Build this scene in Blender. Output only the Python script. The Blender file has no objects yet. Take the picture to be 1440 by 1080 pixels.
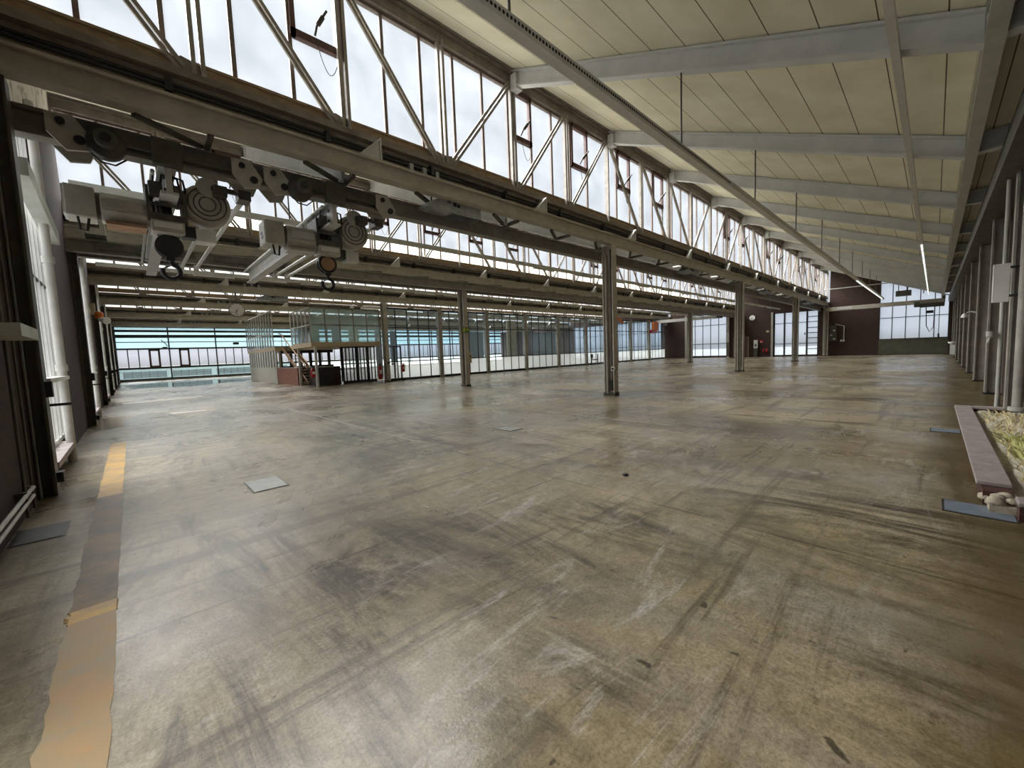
import bpy, math, random
from mathutils import Vector, Matrix
random.seed(7)
K = 0.548                      # survey units -> metres
C = bpy.context.scene.collection
WP = {}                        # world place of every object, survey units

# ------------------------------------------------------------------ helpers
def lin(c):
    c /= 255.0
    return c/12.92 if c <= .04045 else ((c+.055)/1.055)**2.4
def rgb(r, g, b): return (lin(r), lin(g), lin(b), 1)

class MB:
    def __init__(s): s.v = []; s.f = []; s.sm = []
    def add(s, vs, fs, smooth=False):
        n = len(s.v); s.v += [tuple(p) for p in vs]
        for f in fs: s.f.append(tuple(i+n for i in f)); s.sm.append(smooth)
        return s
    def box(s, x0, x1, y0, y1, z0, z1):
        if x0 > x1: x0, x1 = x1, x0
        if y0 > y1: y0, y1 = y1, y0
        if z0 > z1: z0, z1 = z1, z0
        return s.add([(x0,y0,z0),(x1,y0,z0),(x1,y1,z0),(x0,y1,z0),(x0,y0,z1),(x1,y0,z1),(x1,y1,z1),(x0,y1,z1)],
                     [(0,3,2,1),(4,5,6,7),(0,1,5,4),(1,2,6,5),(2,3,7,6),(3,0,4,7)])
    def quad(s, *p): return s.add(p, [tuple(range(len(p)))])
    def prism(s, poly, ax, a, b):
        def P(u, w, t): return {'x':(t,u,w),'y':(u,t,w),'z':(u,w,t)}[ax]
        n = len(poly)
        A = sum(poly[i][0]*poly[(i+1)%n][1]-poly[(i+1)%n][0]*poly[i][1] for i in range(n))
        if (A < 0) != (ax == 'y'): poly = poly[::-1]
        vs = [P(u,w,a) for u,w in poly]+[P(u,w,b) for u,w in poly]
        fs = [tuple(range(n-1,-1,-1)), tuple(range(n,2*n))]+[(i,(i+1)%n,n+(i+1)%n,n+i) for i in range(n)]
        return s.add(vs, fs)
    def bar(s, p, q, w, h, up=(0,0,1)):
        p = Vector(p); q = Vector(q); d = (q-p).normalized(); u = Vector(up)
        sd = d.cross(u)
        if sd.length < 1e-4: sd = d.cross(Vector((1,0,0)))
        sd.normalize(); u = sd.cross(d).normalized(); sd *= w/2; u *= h/2
        vs = [p-sd-u,p+sd-u,p+sd+u,p-sd+u,q-sd-u,q+sd-u,q+sd+u,q-sd+u]
        return s.add(vs, [(0,1,2,3),(7,6,5,4),(0,4,5,1),(1,5,6,2),(2,6,7,3),(3,7,4,0)])
    def ibar(s, p, q, w, h, tw, tf, up=(0,0,1)):
        p = Vector(p); q = Vector(q); d = (q-p).normalized(); sd = d.cross(Vector(up)).normalized(); u = sd.cross(d)
        o = u*(h/2-tf/2)
        s.bar(p+o, q+o, w, tf, up); s.bar(p-o, q-o, w, tf, up); s.bar(p, q, tw, h-2*tf, up); return s
    def tube(s, pts, r, n=8, cap=True):
        pts = [Vector(p) for p in pts]; rings = []; prev = None
        for i, p in enumerate(pts):
            d = (pts[min(i+1,len(pts)-1)]-pts[max(i-1,0)]).normalized()
            if prev is None:
                a = d.cross(Vector((0,0,1)))
                if a.length < 1e-3: a = d.cross(Vector((1,0,0)))
            else: a = prev-d*prev.dot(d)
            a.normalize(); prev = a; b = d.cross(a)
            rings.append([p+(a*math.cos(2*math.pi*k/n)+b*math.sin(2*math.pi*k/n))*r for k in range(n)])
        vs = [v for R in rings for v in R]
        fs = [(i*n+k, (i+1)*n+k, (i+1)*n+(k+1)%n, i*n+(k+1)%n) for i in range(len(rings)-1) for k in range(n)]
        s.add(vs, fs, True)
        if cap:
            s.add(rings[0], [tuple(range(n))]); s.add(rings[-1], [tuple(range(n-1,-1,-1))])
        return s
    def cyl(s, p, q, r, n=20, r2=None):
        p = Vector(p); q = Vector(q); d = (q-p).normalized(); a = d.cross(Vector((0,0,1)))
        if a.length < 1e-3: a = Vector((1,0,0))
        a.normalize(); b = d.cross(a); r2 = r if r2 is None else r2
        A = [p+(a*math.cos(2*math.pi*k/n)+b*math.sin(2*math.pi*k/n))*r for k in range(n)]
        B = [q+(a*math.cos(2*math.pi*k/n)+b*math.sin(2*math.pi*k/n))*r2 for k in range(n)]
        s.add(A+B, [(k, n+k, n+(k+1)%n, (k+1)%n) for k in range(n)], True)
        s.add(A, [tuple(range(n))]); s.add(B, [tuple(range(n-1,-1,-1))]); return s
    def lathe(s, o, prof, ax='z', n=20):
        o = Vector(o); vs = []; m = len(prof)
        for r, t in prof:
            for k in range(n):
                c = math.cos(2*math.pi*k/n)*r; w = math.sin(2*math.pi*k/n)*r
                vs.append(o+Vector({'z':(c,w,t),'x':(t,c,w),'y':(w,t,c)}[ax]))
        s.add(vs, [(i*n+k, i*n+(k+1)%n, (i+1)*n+(k+1)%n, (i+1)*n+k) for i in range(m-1) for k in range(n)], True)
        s.add(vs[:n], [tuple(range(n-1,-1,-1))]); s.add(vs[-n:], [tuple(range(n))]); return s
    def build(s, name, m, parent=None, bevel=0, org=None):
        xs, ys, zs = zip(*s.v)
        if org is None: org = ((min(xs)+max(xs))/2, (min(ys)+max(ys))/2, min(zs))
        me = bpy.data.meshes.new(name)
        me.from_pydata([((a-org[0])*K, (b-org[1])*K, (c-org[2])*K) for a, b, c in s.v], [], s.f)
        me.polygons.foreach_set('use_smooth', s.sm)
        me.materials.append(m); me.update()
        o = bpy.data.objects.new(name, me); C.objects.link(o); place(o, org, parent)
        if bevel:
            b = o.modifiers.new('edge', 'BEVEL'); b.width = bevel*K; b.segments = 2; b.limit_method = 'ANGLE'
        return o

def place(o, org, parent=None):
    WP[o] = Vector(org)
    if parent is not None:
        o.parent = parent; o.location = (Vector(org)-WP[parent])*K
    else: o.location = Vector(org)*K
def tag(o, label, cat, group=None, kind=None):
    o['label'] = label; o['category'] = cat
    if group: o['group'] = group
    if kind: o['kind'] = kind
    return o
def struct(o): o['kind'] = 'structure'; return o
def thing(name, loc, label=None, cat=None, group=None, kind=None):
    o = bpy.data.objects.new(name, None); C.objects.link(o); o.empty_display_size = .1; place(o, loc)
    if label: tag(o, label, cat, group, kind)
    elif kind: o['kind'] = kind
    return o
def dup(o, d, label=None, parent=None):
    c = o.copy(); C.objects.link(c)
    WP[c] = WP[o]+Vector(d)
    if parent is not None: c.parent = parent
    else: c.location = WP[c]*K
    if label: c['label'] = label
    for ch in list(o.children):
        if ch in WP: dup(ch, d, None, c)
    return c
ORD = ['first','second','third','fourth','fifth','sixth','seventh','eighth','ninth','tenth','eleventh','twelfth','thirteenth','fourteenth']

# ------------------------------------------------------------------ materials
def nodes(m): return m.node_tree.nodes, m.node_tree.links
def mat(name, c1, c2=None, rough=.6, metal=0, scale=3., bump=0., spec=.5, detail=6, lo=.35, hi=.65, stretch=(1,1,1)):
    m = bpy.data.materials.new(name); m.use_nodes = True; N, L = nodes(m); b = N['Principled BSDF']
    b.inputs['Roughness'].default_value = rough; b.inputs['Metallic'].default_value = metal
    b.inputs['Specular IOR Level'].default_value = spec; b.inputs['Base Color'].default_value = c1
    if c2 is not None or bump:
        t = N.new('ShaderNodeTexCoord'); mp = N.new('ShaderNodeMapping'); mp.inputs['Scale'].default_value = stretch
        n = N.new('ShaderNodeTexNoise'); n.inputs['Scale'].default_value = scale; n.inputs['Detail'].default_value = detail
        n.inputs['Roughness'].default_value = .65
        L.new(t.outputs['Object'], mp.inputs[0]); L.new(mp.outputs[0], n.inputs[0])
        if c2 is not None:
            r = N.new('ShaderNodeValToRGB'); r.color_ramp.elements[0].color = c1; r.color_ramp.elements[1].color = c2
            r.color_ramp.elements[0].position = lo; r.color_ramp.elements[1].position = hi
            L.new(n.outputs[0], r.inputs[0]); L.new(r.outputs[0], b.inputs['Base Color'])
        if bump:
            bp = N.new('ShaderNodeBump'); bp.inputs['Strength'].default_value = bump; bp.inputs['Distance'].default_value = .02
            L.new(n.outputs[0], bp.inputs['Height']); L.new(bp.outputs[0], b.inputs['Normal'])
    return m

M = {}
M['chord']   = mat('chord_paint', rgb(116,108,98), rgb(144,135,123), .65, 0, 4)
M['truss']   = mat('truss_paint', rgb(132,125,116), rgb(166,158,148), .5, 0, 5)
M['sillwood']= mat('sill_board', rgb(136,114,88), rgb(170,148,118), .75, 0, 6, stretch=(1,3,3))
M['beam']    = mat('beam_paint', rgb(166,160,146), rgb(190,184,169), .5, 0, 3)
M['beamdark']= mat('beam_dark', rgb(124,120,111), rgb(150,145,134), .55, 0, 3)
M['fascia']  = mat('fascia_paint', rgb(146,138,122), rgb(176,167,149), .7, 0, 4)
M['rafter']  = mat('rafter_paint', rgb(196,198,198), rgb(212,213,212), .55, 0, 2)
M['valley']  = mat('valley_paint', rgb(176,178,167), rgb(196,197,186), .55, 0, 2)
M['column']  = mat('column_paint', rgb(168,162,151), rgb(198,191,180), .42, 0, 3)
M['colgrey'] = mat('stanchion_paint', rgb(148,144,136), rgb(176,170,160), .45, 0, 3)
M['frame']   = mat('window_frame', rgb(104,90,84), rgb(128,113,105), .6, 0, 6)
M['sash']    = mat('sash_brown', rgb(84,58,56), rgb(104,74,70), .6, 0, 6)
M['black']   = mat('black_steel', rgb(30,30,31), rgb(44,43,43), .5, 0, 5)
M['darkframe']= mat('dark_frame', rgb(40,42,44), rgb(58,60,60), .5, 0, 5)
M['cable']   = mat('cable_black', rgb(24,23,23), None, .5)
M['hoist']   = mat('hoist_grey', rgb(172,169,158), rgb(194,190,178), .5, 0, 5)
M['hoistdk'] = mat('hoist_dark', rgb(70,68,63), rgb(92,88,82), .5, 0, 6)
M['cranepale']=mat('crane_pale', rgb(188,188,184), rgb(206,206,200), .45, 0, 3)
M['postdark'] = mat('post_dark', rgb(76,73,67), rgb(100,96,88), .5, 0, 3)
M['galv']    = mat('galvanised', rgb(150,155,160), rgb(178,182,186), .4, .5, 6)
M['steel']   = mat('bright_steel', rgb(170,170,168), None, .3, .9)
M['white']   = mat('white_paint', rgb(226,226,220), rgb(236,236,231), .5, 0, 4)
M['plaster'] = mat('peeling_plaster', rgb(150,138,128), rgb(222,214,204), .85, 0, 2.2, .2, lo=.38, hi=.46)
M['whitepipe']=mat('pipe_paint', rgb(172,171,163), rgb(194,192,184), .5, 0, 3)
M['beige']   = mat('beige_board', rgb(178,160,130), rgb(198,181,152), .65, 0, 4)
M['red']     = mat('signal_red', rgb(176,28,30), None, .35)
M['orange']  = mat('crane_orange', rgb(206,110,30), None, .5)
M['green']   = mat('sign_green', rgb(60,120,50), None, .5)
M['yellowgreen'] = mat('sign_yellow', rgb(214,214,90), None, .5)
M['paper']   = mat('paper_cream', rgb(226,222,200), None, .8)
M['ink']     = mat('ink_dark', rgb(40,40,38), None, .8)
M['tube']    = mat('lamp_tube', rgb(235,236,234), None, .25)
_b = M['tube'].node_tree.nodes['Principled BSDF']; _b.inputs['Emission Color'].default_value = (1,.99,.96,1); _b.inputs['Emission Strength'].default_value = .8
M['trunk']   = mat('trunking_grey', rgb(206,207,200), rgb(222,222,215), .5, 0, 3)
M['lead']    = mat('cover_plate', rgb(150,152,148), rgb(178,178,172), .45, .2, 8)
M['bluegrey']= mat('bluegrey_plate', rgb(112,124,136), rgb(132,143,152), .5, .2, 8)
M['darkplate']=mat('dark_plate', rgb(56,54,51), rgb(72,69,64), .5, .2, 8)
M['coping']  = mat('stone_coping', rgb(146,134,132), rgb(168,157,153), .7, 0, 10, .2)
M['mortar']  = mat('mortar_rubble', rgb(150,138,120), rgb(206,194,170), .9, 0, 14, .6)
M['facade']  = mat('outside_facade', rgb(196,214,206), rgb(208,224,216), .8, 0, 1)
M['outgreen']= mat('outside_grille', rgb(66,96,86), rgb(84,112,100), .7, 0, 3)
M['roofing'] = mat('roof_skin', rgb(88,87,85), rgb(102,101,98), .9, 0, 1)
M['concrete']= mat('outside_concrete', rgb(84,87,88), rgb(98,100,101), .9, 0, .6)
M['panelgreen']= mat('green_panel', rgb(70,72,58), rgb(86,87,70), .6, 0, 2)
M['slat']    = mat('slatted_wall', rgb(172,168,154), rgb(206,203,190), .6, 0, 3, stretch=(1,14,.3))
M['timber']  = mat('timber_stringer', rgb(150,116,84), rgb(176,141,106), .6, 0, 4)
M['greyblue']= mat('greyblue_panel', rgb(128,144,160), rgb(146,160,174), .5, 0, 2)

def brickmat(name, axis, c1, c2, mortar):
    m = bpy.data.materials.new(name); m.use_nodes = True; N, L = nodes(m); b = N['Principled BSDF']
    t = N.new('ShaderNodeTexCoord'); s = N.new('ShaderNodeSeparateXYZ'); cb = N.new('ShaderNodeCombineXYZ')
    L.new(t.outputs['Object'], s.inputs[0]); L.new(s.outputs[axis], cb.inputs[0]); L.new(s.outputs['Z'], cb.inputs[1])
    k = N.new('ShaderNodeTexBrick'); k.inputs['Scale'].default_value = 1
    k.inputs['Brick Width'].default_value = .25; k.inputs['Row Height'].default_value = .075; k.inputs['Mortar Size'].default_value = .006
    k.inputs['Color1'].default_value = c1; k.inputs['Color2'].default_value = c2; k.inputs['Mortar'].default_value = mortar
    L.new(cb.outputs[0], k.inputs[0]); L.new(k.outputs[0], b.inputs['Base Color'])
    b.inputs['Roughness'].default_value = .85
    bp = N.new('ShaderNodeBump'); bp.inputs['Strength'].default_value = .5; bp.inputs['Distance'].default_value = .01; bp.invert = True
    L.new(k.outputs['Fac'], bp.inputs['Height']); L.new(bp.outputs[0], b.inputs['Normal'])
    return m
B1, B2, BM = rgb(64,39,31), rgb(48,31,26), rgb(58,49,42)
M['brickX'] = brickmat('brick_long', 'X', B1, B2, BM)
M['brickY'] = brickmat('brick_cross', 'Y', B1, B2, BM)
M['brickred'] = brickmat('brick_red', 'Y', rgb(150,88,66), rgb(126,72,56), rgb(150,130,112))
M['brickplant'] = brickmat('brick_planter', 'X', rgb(82,48,40), rgb(64,39,34), rgb(84,72,64))

def glass(name, tint, milky=0., milkcol=(.9,.92,.93,1), gloss=.08, rough=.05, dirt=0., dust=0.):
    """thin window glass: tinted see-through, partly milky (scattering), with a faint reflection"""
    m = bpy.data.materials.new(name); m.use_nodes = True; N, L = nodes(m); N.remove(N['Principled BSDF']); out = N['Material Output']
    tr = N.new('ShaderNodeBsdfTransparent'); tr.inputs[0].default_value = tint
    cur = tr.outputs[0]
    if milky:
        tl = N.new('ShaderNodeBsdfTranslucent'); tl.inputs[0].default_value = milkcol
        mx = N.new('ShaderNodeMixShader'); mx.inputs[0].default_value = milky
        if dirt:
            t = N.new('ShaderNodeTexCoord'); n = N.new('ShaderNodeTexNoise'); n.inputs['Scale'].default_value = 1.3; n.inputs['Detail'].default_value = 7
            r = N.new('ShaderNodeMapRange'); r.inputs[1].default_value = .3; r.inputs[2].default_value = .75
            r.inputs[3].default_value = milky-dirt; r.inputs[4].default_value = milky+dirt
            L.new(t.outputs['Object'], n.inputs[0]); L.new(n.outputs[0], r.inputs[0]); L.new(r.outputs[0], mx.inputs[0])
        L.new(cur, mx.inputs[1]); L.new(tl.outputs[0], mx.inputs[2]); cur = mx.outputs[0]
    if dust:
        df = N.new('ShaderNodeBsdfDiffuse'); df.inputs[0].default_value = milkcol
        mx = N.new('ShaderNodeMixShader'); mx.inputs[0].default_value = dust
        L.new(cur, mx.inputs[1]); L.new(df.outputs[0], mx.inputs[2]); cur = mx.outputs[0]
    if gloss:
        g = N.new('ShaderNodeBsdfGlossy'); g.inputs['Roughness'].default_value = rough
        fr = N.new('ShaderNodeFresnel'); fr.inputs[0].default_value = 1.45
        mx = N.new('ShaderNodeMixShader'); L.new(fr.outputs[0], mx.inputs[0])
        L.new(cur, mx.inputs[1]); L.new(g.outputs[0], mx.inputs[2]); cur = mx.outputs[0]
    L.new(cur, out.inputs[0]); return m
M['skyglass'] = glass('clerestory_glass', (.93,.95,.97,1), .07, (.9,.93,.96,1), 0, dirt=.04)
M['endglass'] = glass('end_glass', (.86,.9,.95,1), .25, (.86,.9,.95,1), 0)
M['milkglass']= glass('milk_glass', (.84,.88,.86,1), .6, (.9,.95,.92,1), .1, .3)
M['clearglass']= glass('clear_glass', (.70,.82,.90,1), .05, (.65,.78,.86,1), .1, .02, dust=.06)
M['officeglass']= glass('office_glass', (.46,.6,.62,1), .16, (.55,.68,.66,1), .1, .02, dust=.14)
M['officeside']= glass('office_side_glass', (.66,.76,.74,1), .5, (.78,.86,.83,1), .1, .1, dust=.45)
M['cyanglass'] = glass('cyan_glass', (.70,.93,.95,1), .14, (.62,.9,.92,1), .1, .1)
M['farmilk'] = glass('far_milk', (.88,.88,.92,1), .07, (.93,.92,.97,1), .1, .2)
M['palemilk'] = glass('pale_milk', (.84,.86,.9,1), .34, (.93,.93,.97,1), .1, .2)

def floormat():
    m = bpy.data.materials.new('worn_concrete_floor'); m.use_nodes = True; N, L = nodes(m); b = N['Principled BSDF']
    t = N.new('ShaderNodeTexCoord')
    def noise(sc, det=6, st=(1,1,1), rot=0, dist=0., ro=.6):
        mp = N.new('ShaderNodeMapping'); mp.inputs['Scale'].default_value = st; mp.inputs['Rotation'].default_value = (0,0,rot)
        n = N.new('ShaderNodeTexNoise'); n.inputs['Scale'].default_value = sc; n.inputs['Detail'].default_value = det
        n.inputs['Distortion'].default_value = dist; n.inputs['Roughness'].default_value = ro
        L.new(t.outputs['Object'], mp.inputs[0]); L.new(mp.outputs[0], n.inputs[0]); return n.outputs[0]
    def ramp(x, stops):
        r = N.new('ShaderNodeValToRGB'); e = r.color_ramp.elements
        while len(e) < len(stops): e.new(.5)
        for q, (p, c) in zip(e, stops): q.position = p; q.color = c
        L.new(x, r.inputs[0]); return r.outputs[0]
    def mix(a, bb, f, mode='MIX'):
        x = N.new('ShaderNodeMix'); x.data_type = 'RGBA'; x.blend_type = mode
        for sock, val in ((x.inputs[0], f), (x.inputs[6], a), (x.inputs[7], bb)):
            if hasattr(val, 'links'): L.new(val, sock)
            else: sock.default_value = val
        return x.outputs[2]
    base = ramp(noise(.34, 8, dist=.8), [(.3, rgb(138,124,94)), (.46, rgb(170,155,122)), (.6, rgb(190,175,143)), (.75, rgb(202,190,162))])
    grey = ramp(noise(.5, 8, (1,.5,1), .5, .9), [(.42, (0,0,0,1)), (.62, (.9,.9,.9,1))])
    col = mix(base, rgb(172,162,148), grey)
    rust = ramp(noise(.22, 6, (1,1,1), 0, .5), [(.5, (0,0,0,1)), (.68, (.55,.55,.55,1))])
    col = mix(col, rgb(154,126,84), rust)
    # damp and dirt drifts
    drift = ramp(noise(.42, 7, (1,.7,1), .8, 1.1), [(.45, (0,0,0,1)), (.62, (.75,.75,.75,1))])
    col = mix(col, rgb(114,104,80), drift)
    # tyre scrubbing, scrapes and oil
    dark = ramp(noise(1.3, 9, (1,.22,1), -.75, 1.8, .78), [(.46, (0,0,0,1)), (.6, (.9,.9,.9,1))])
    where = ramp(noise(.38, 6), [(.42, (0,0,0,1)), (.54, (1,1,1,1))])
    col = mix(col, rgb(70,60,46), mix(dark, where, 1., 'MULTIPLY'))
    scr = ramp(noise(2.2, 6, (.1,1.6,1), .42, .6, .7), [(.54, (0,0,0,1)), (.62, (.7,.7,.7,1))])
    col = mix(col, rgb(96,84,66), scr)
    oil = ramp(noise(2.4, 7, (1,1,1), 0, 1.4, .7), [(.64, (0,0,0,1)), (.71, (.85,.85,.85,1))])
    col = mix(col, rgb(74,66,52), oil)
    spot = ramp(noise(7, 3, (1,1,1), 0, .4, .5), [(.71, (0,0,0,1)), (.75, (.8,.8,.8,1))])
    col = mix(col, rgb(50,43,34), spot)
    pale = ramp(noise(2.6, 9, (.3,1.3,1), .35, 1.4, .78), [(.52, (0,0,0,1)), (.66, (.8,.8,.8,1))])
    where2 = ramp(noise(.45, 5, (1,1,1), 2), [(.42, (0,0,0,1)), (.6, (1,1,1,1))])
    col = mix(col, rgb(212,206,196), mix(pale, where2, 1., 'MULTIPLY'))
    fine = ramp(noise(55, 6, ro=.85), [(.34, (.42,.4,.37,1)), (.56, (1,1,1,1))])
    col = mix(col, fine, .85, 'MULTIPLY')
    mott = ramp(noise(9, 7, ro=.8), [(.36, (.58,.56,.52,1)), (.58, (1,1,1,1))])
    col = mix(col, mott, .85, 'MULTIPLY')
    s = N.new('ShaderNodeSeparateXYZ'); L.new(t.outputs['Object'], s.inputs[0])
    def joint(o, off, step, w):
        q = N.new('ShaderNodeMath'); q.operation = 'ADD'; q.inputs[1].default_value = off; L.new(o, q.inputs[0])
        a = N.new('ShaderNodeMath'); a.operation = 'PINGPONG'; a.inputs[1].default_value = step/2; L.new(q.outputs[0], a.inputs[0])
        c = N.new('ShaderNodeMath'); c.operation = 'LESS_THAN'; c.inputs[1].default_value = w; L.new(a.outputs[0], c.inputs[0]); return c.outputs[0]
    mx = N.new('ShaderNodeMath'); mx.operation = 'MAXIMUM'; L.new(joint(s.outputs[0], -3.62, 7.7, .012), mx.inputs[0]); L.new(joint(s.outputs[1], -3.1, 8.0, .01), mx.inputs[1])
    jn = ramp(noise(1.1, 4), [(.35, (0,0,0,1)), (.6, (1,1,1,1))])
    jj = mix(jn, mx.outputs[0], 1., 'MULTIPLY')
    col = mix(col, rgb(64,57,44), jj)
    # damp mossy margin along the planter and the long brick wall
    my = N.new('ShaderNodeMapRange'); my.inputs[1].default_value = .22; my.inputs[2].default_value = -.42; my.interpolation_type = 'SMOOTHSTEP'
    ad = N.new('ShaderNodeMath'); ad.operation = 'MULTIPLY_ADD'; ad.inputs[1].default_value = .5; L.new(noise(2.2, 6), ad.inputs[0])
    sb = N.new('ShaderNodeMath'); sb.operation = 'SUBTRACT'; sb.inputs[1].default_value = .25; L.new(s.outputs[1], sb.inputs[0]); L.new(sb.outputs[0], ad.inputs[2])
    L.new(ad.outputs[0], my.inputs[0])
    mm = N.new('ShaderNodeMath'); mm.operation = 'MULTIPLY'; mm.inputs[1].default_value = .8; L.new(my.outputs[0], mm.inputs[0])
    col = mix(col, rgb(84,68,30), mm.outputs[0])
    L.new(col, b.inputs['Base Color'])
    r = N.new('ShaderNodeMapRange'); r.inputs[1].default_value = .35; r.inputs[2].default_value = .65; r.inputs[3].default_value = .2; r.inputs[4].default_value = .4
    L.new(noise(.35, 7, dist=.5), r.inputs[0]); L.new(r.outputs[0], b.inputs['Roughness'])
    b.inputs['Specular IOR Level'].default_value = .55
    bp = N.new('ShaderNodeBump'); bp.inputs['Strength'].default_value = .1; bp.inputs['Distance'].default_value = .03
    L.new(noise(1.1, 5, (1,1,1)), bp.inputs['Height'])
    b2 = N.new('ShaderNodeBump'); b2.inputs['Strength'].default_value = .25; b2.inputs['Distance'].default_value = .004
    L.new(noise(60, 4), b2.inputs['Height']); L.new(bp.outputs[0], b2.inputs['Normal']); L.new(b2.outputs[0], b.inputs['Normal'])
    return m
M['floor'] = floormat()

def ceilmat():
    m = bpy.data.materials.new('ceiling_boards'); m.use_nodes = True; N, L = nodes(m); b = N['Principled BSDF']
    t = N.new('ShaderNodeTexCoord'); s = N.new('ShaderNodeSeparateXYZ'); L.new(t.outputs['Object'], s.inputs[0])
    n = N.new('ShaderNodeTexNoise'); n.inputs['Scale'].default_value = 1.2; n.inputs['Detail'].default_value = 8; L.new(t.outputs['Object'], n.inputs[0])
    r = N.new('ShaderNodeValToRGB'); r.color_ramp.elements[0].color = rgb(222,216,190); r.color_ramp.elements[1].color = rgb(236,231,208)
    r.color_ramp.elements[0].position = .35; r.color_ramp.elements[1].position = .65; L.new(n.outputs[0], r.inputs[0])
    a = N.new('ShaderNodeMath'); a.operation = 'PINGPONG'; a.inputs[1].default_value = .307; L.new(s.outputs[1], a.inputs[0])
    c = N.new('ShaderNodeMath'); c.operation = 'LESS_THAN'; c.inputs[1].default_value = .008; L.new(a.outputs[0], c.inputs[0])
    x = N.new('ShaderNodeMix'); x.data_type = 'RGBA'; L.new(c.outputs[0], x.inputs[0]); L.new(r.outputs[0], x.inputs[6]); x.inputs[7].default_value = rgb(104,90,62)
    L.new(x.outputs[2], b.inputs['Base Color']); b.inputs['Roughness'].default_value = .9
    n2 = N.new('ShaderNodeTexNoise'); n2.inputs['Scale'].default_value = 45; L.new(t.outputs['Object'], n2.inputs[0])
    bp = N.new('ShaderNodeBump'); bp.inputs['Strength'].default_value = .25; bp.inputs['Distance'].default_value = .01; L.new(n2.outputs[0], bp.inputs['Height']); L.new(bp.outputs[0], b.inputs['Normal'])
    return m
M['ceiling'] = ceilmat()

def paintmat(name, c, wear, worn=.5):
    """painted floor line, worn through in patches to the bare concrete"""
    m = bpy.data.materials.new(name); m.use_nodes = True; N, L = nodes(m); b = N['Principled BSDF']
    t = N.new('ShaderNodeTexCoord'); n = N.new('ShaderNodeTexNoise'); n.inputs['Scale'].default_value = 2.2; n.inputs['Detail'].default_value = 9; n.inputs['Roughness'].default_value = .7
    r = N.new('ShaderNodeValToRGB'); r.color_ramp.elements[0].color = wear; r.color_ramp.elements[1].color = c
    r.color_ramp.elements[0].position = worn-.08; r.color_ramp.elements[1].position = worn+.08
    L.new(t.outputs['Object'], n.inputs[0]); L.new(n.outputs[0], r.inputs[0]); L.new(r.outputs[0], b.inputs['Base Color']); b.inputs['Roughness'].default_value = .5
    return m
M['yellowline'] = paintmat('worn_yellow_paint', rgb(204,162,82), rgb(168,138,92), .47)
M['paleline'] = paintmat('worn_pale_paint', rgb(186,184,176), rgb(138,130,116), .5)
M['redline'] = paintmat('worn_red_paint', rgb(170,120,90), rgb(138,124,106), .5)

# ------------------------------------------------------------------ grid
ROWS = [13.4+14.6*k for k in range(6)]              # clerestory rows, Y
XW, XE = -1.68, 91.5                                # gable walls, X
COLX = [21.1, 44.5, 67.9]
BAYS = [(-1.9, 21.0), (21.0, 44.4), (44.4, 67.8), (67.8, 91.2)]
YF = 101.0                                          # far glazed wall
RAF = [5.8, 13.4] + [21.1+7.8*i for i in range(9)]
ZT, ZV = 15.2, 9.5
def roofz(y, yr): return ZT-(yr-.3-y)*(ZT-ZV)/13.6
ROWNAME = ['front', 'second', 'third', 'fourth', 'fifth', 'sixth']

# ------------------------------------------------------------------ setting
struct(MB().box(XW-.4, XE+.4, -2.6, YF+.4, -.4, 0).build('floor', M['floor'], org=(0,0,0)))
struct(MB().box(-200, 320, -200, 330, -.9, -.45).build('ground', M['concrete']))
# roof slabs: one per shed, underside boards
for k, yr in enumerate(ROWS+[YF+.3]):
    y1 = yr-.3 if k < 6 else YF; y0 = yr-13.9
    ylo = -2.2 if k == 0 else y0
    za, zb = roofz(y1, yr), ZV
    ye = yr+.4 if k < 6 else y1+.01
    struct(MB().prism([(y1,za),(y0,zb),(y0,zb+.3),(y1,za+.3)], 'x', XW-.4, XE+.4).build('ceiling', M['ceiling'], org=(0, 0, ZV)))
    if k == 0: struct(MB().box(XW-.4, XE+.4, ylo, y0, zb, zb+.3).build('ceiling', M['ceiling'], org=(0, 0, ZV)))
    if k < 6: struct(MB().box(XW-.4, XE+.4, y1, ye, za+.01, za+.3).build('trim_9', M['chord']))
    struct(MB().prism([(ye+.1,za+.36),(y0-.2,zb+.31),(y0-.2,zb+.36),(ye+.1,za+.44)], 'x', XW-.6, XE+.6).build('roof', M['roofing']))
# wall_right
struct(MB().box(XW-.4, XE+.4, -2.6, -2.2, 0, 9.8).build('wall_right', M['brickX'], org=(0,-2.2,0)))
# wall_left: brick piers, openings beside every stanchion
LP = [-1.0]+[13.6+14.6*k for k in range(6)]
ops = [(yp+.7, yp+6.0) for yp in LP]
mb = MB(); y = -2.6
for a, b in ops:
    mb.box(XW-.4, XW, y, a, 0, 8.95); mb.box(XW-.4, XW, a, b, 0, .45); mb.box(XW-.4, XW, a, b if a < 10 or a > 20 else 15.5, 8.5, 8.95); y = b
mb.box(XW-.4, XW, y, YF+.4, 0, 8.95)
struct(mb.build('wall_left', M['brickY'], org=(XW,0,0)))
mb = MB()
poly = [(-2.6,8.95),(15.5,8.95),(19.6,10.7),(19.6,8.95)]+[(YF+.4,8.95),(YF+.4,ZT)]
for k in range(6,-1,-1):
    yr = (ROWS+[YF+.3])[k]
    poly += [(yr-.3, roofz(yr-.3, yr)), (yr-13.9, ZV)]
poly += [(-2.6, ZV)]
mb.prism(poly, 'x', XW-.4, XW)
struct(mb.build('wall_left', M['brickY'], org=(XW,0,8.95)))
struct(MB().prism([(13.9,8.96),(14.15,9.5),(26.5,14.65),(26.5,12.9),(19.7,10.75),(15.4,8.96)], 'x', XW, XW+.05).build('trim_10', M['plaster']))
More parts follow.
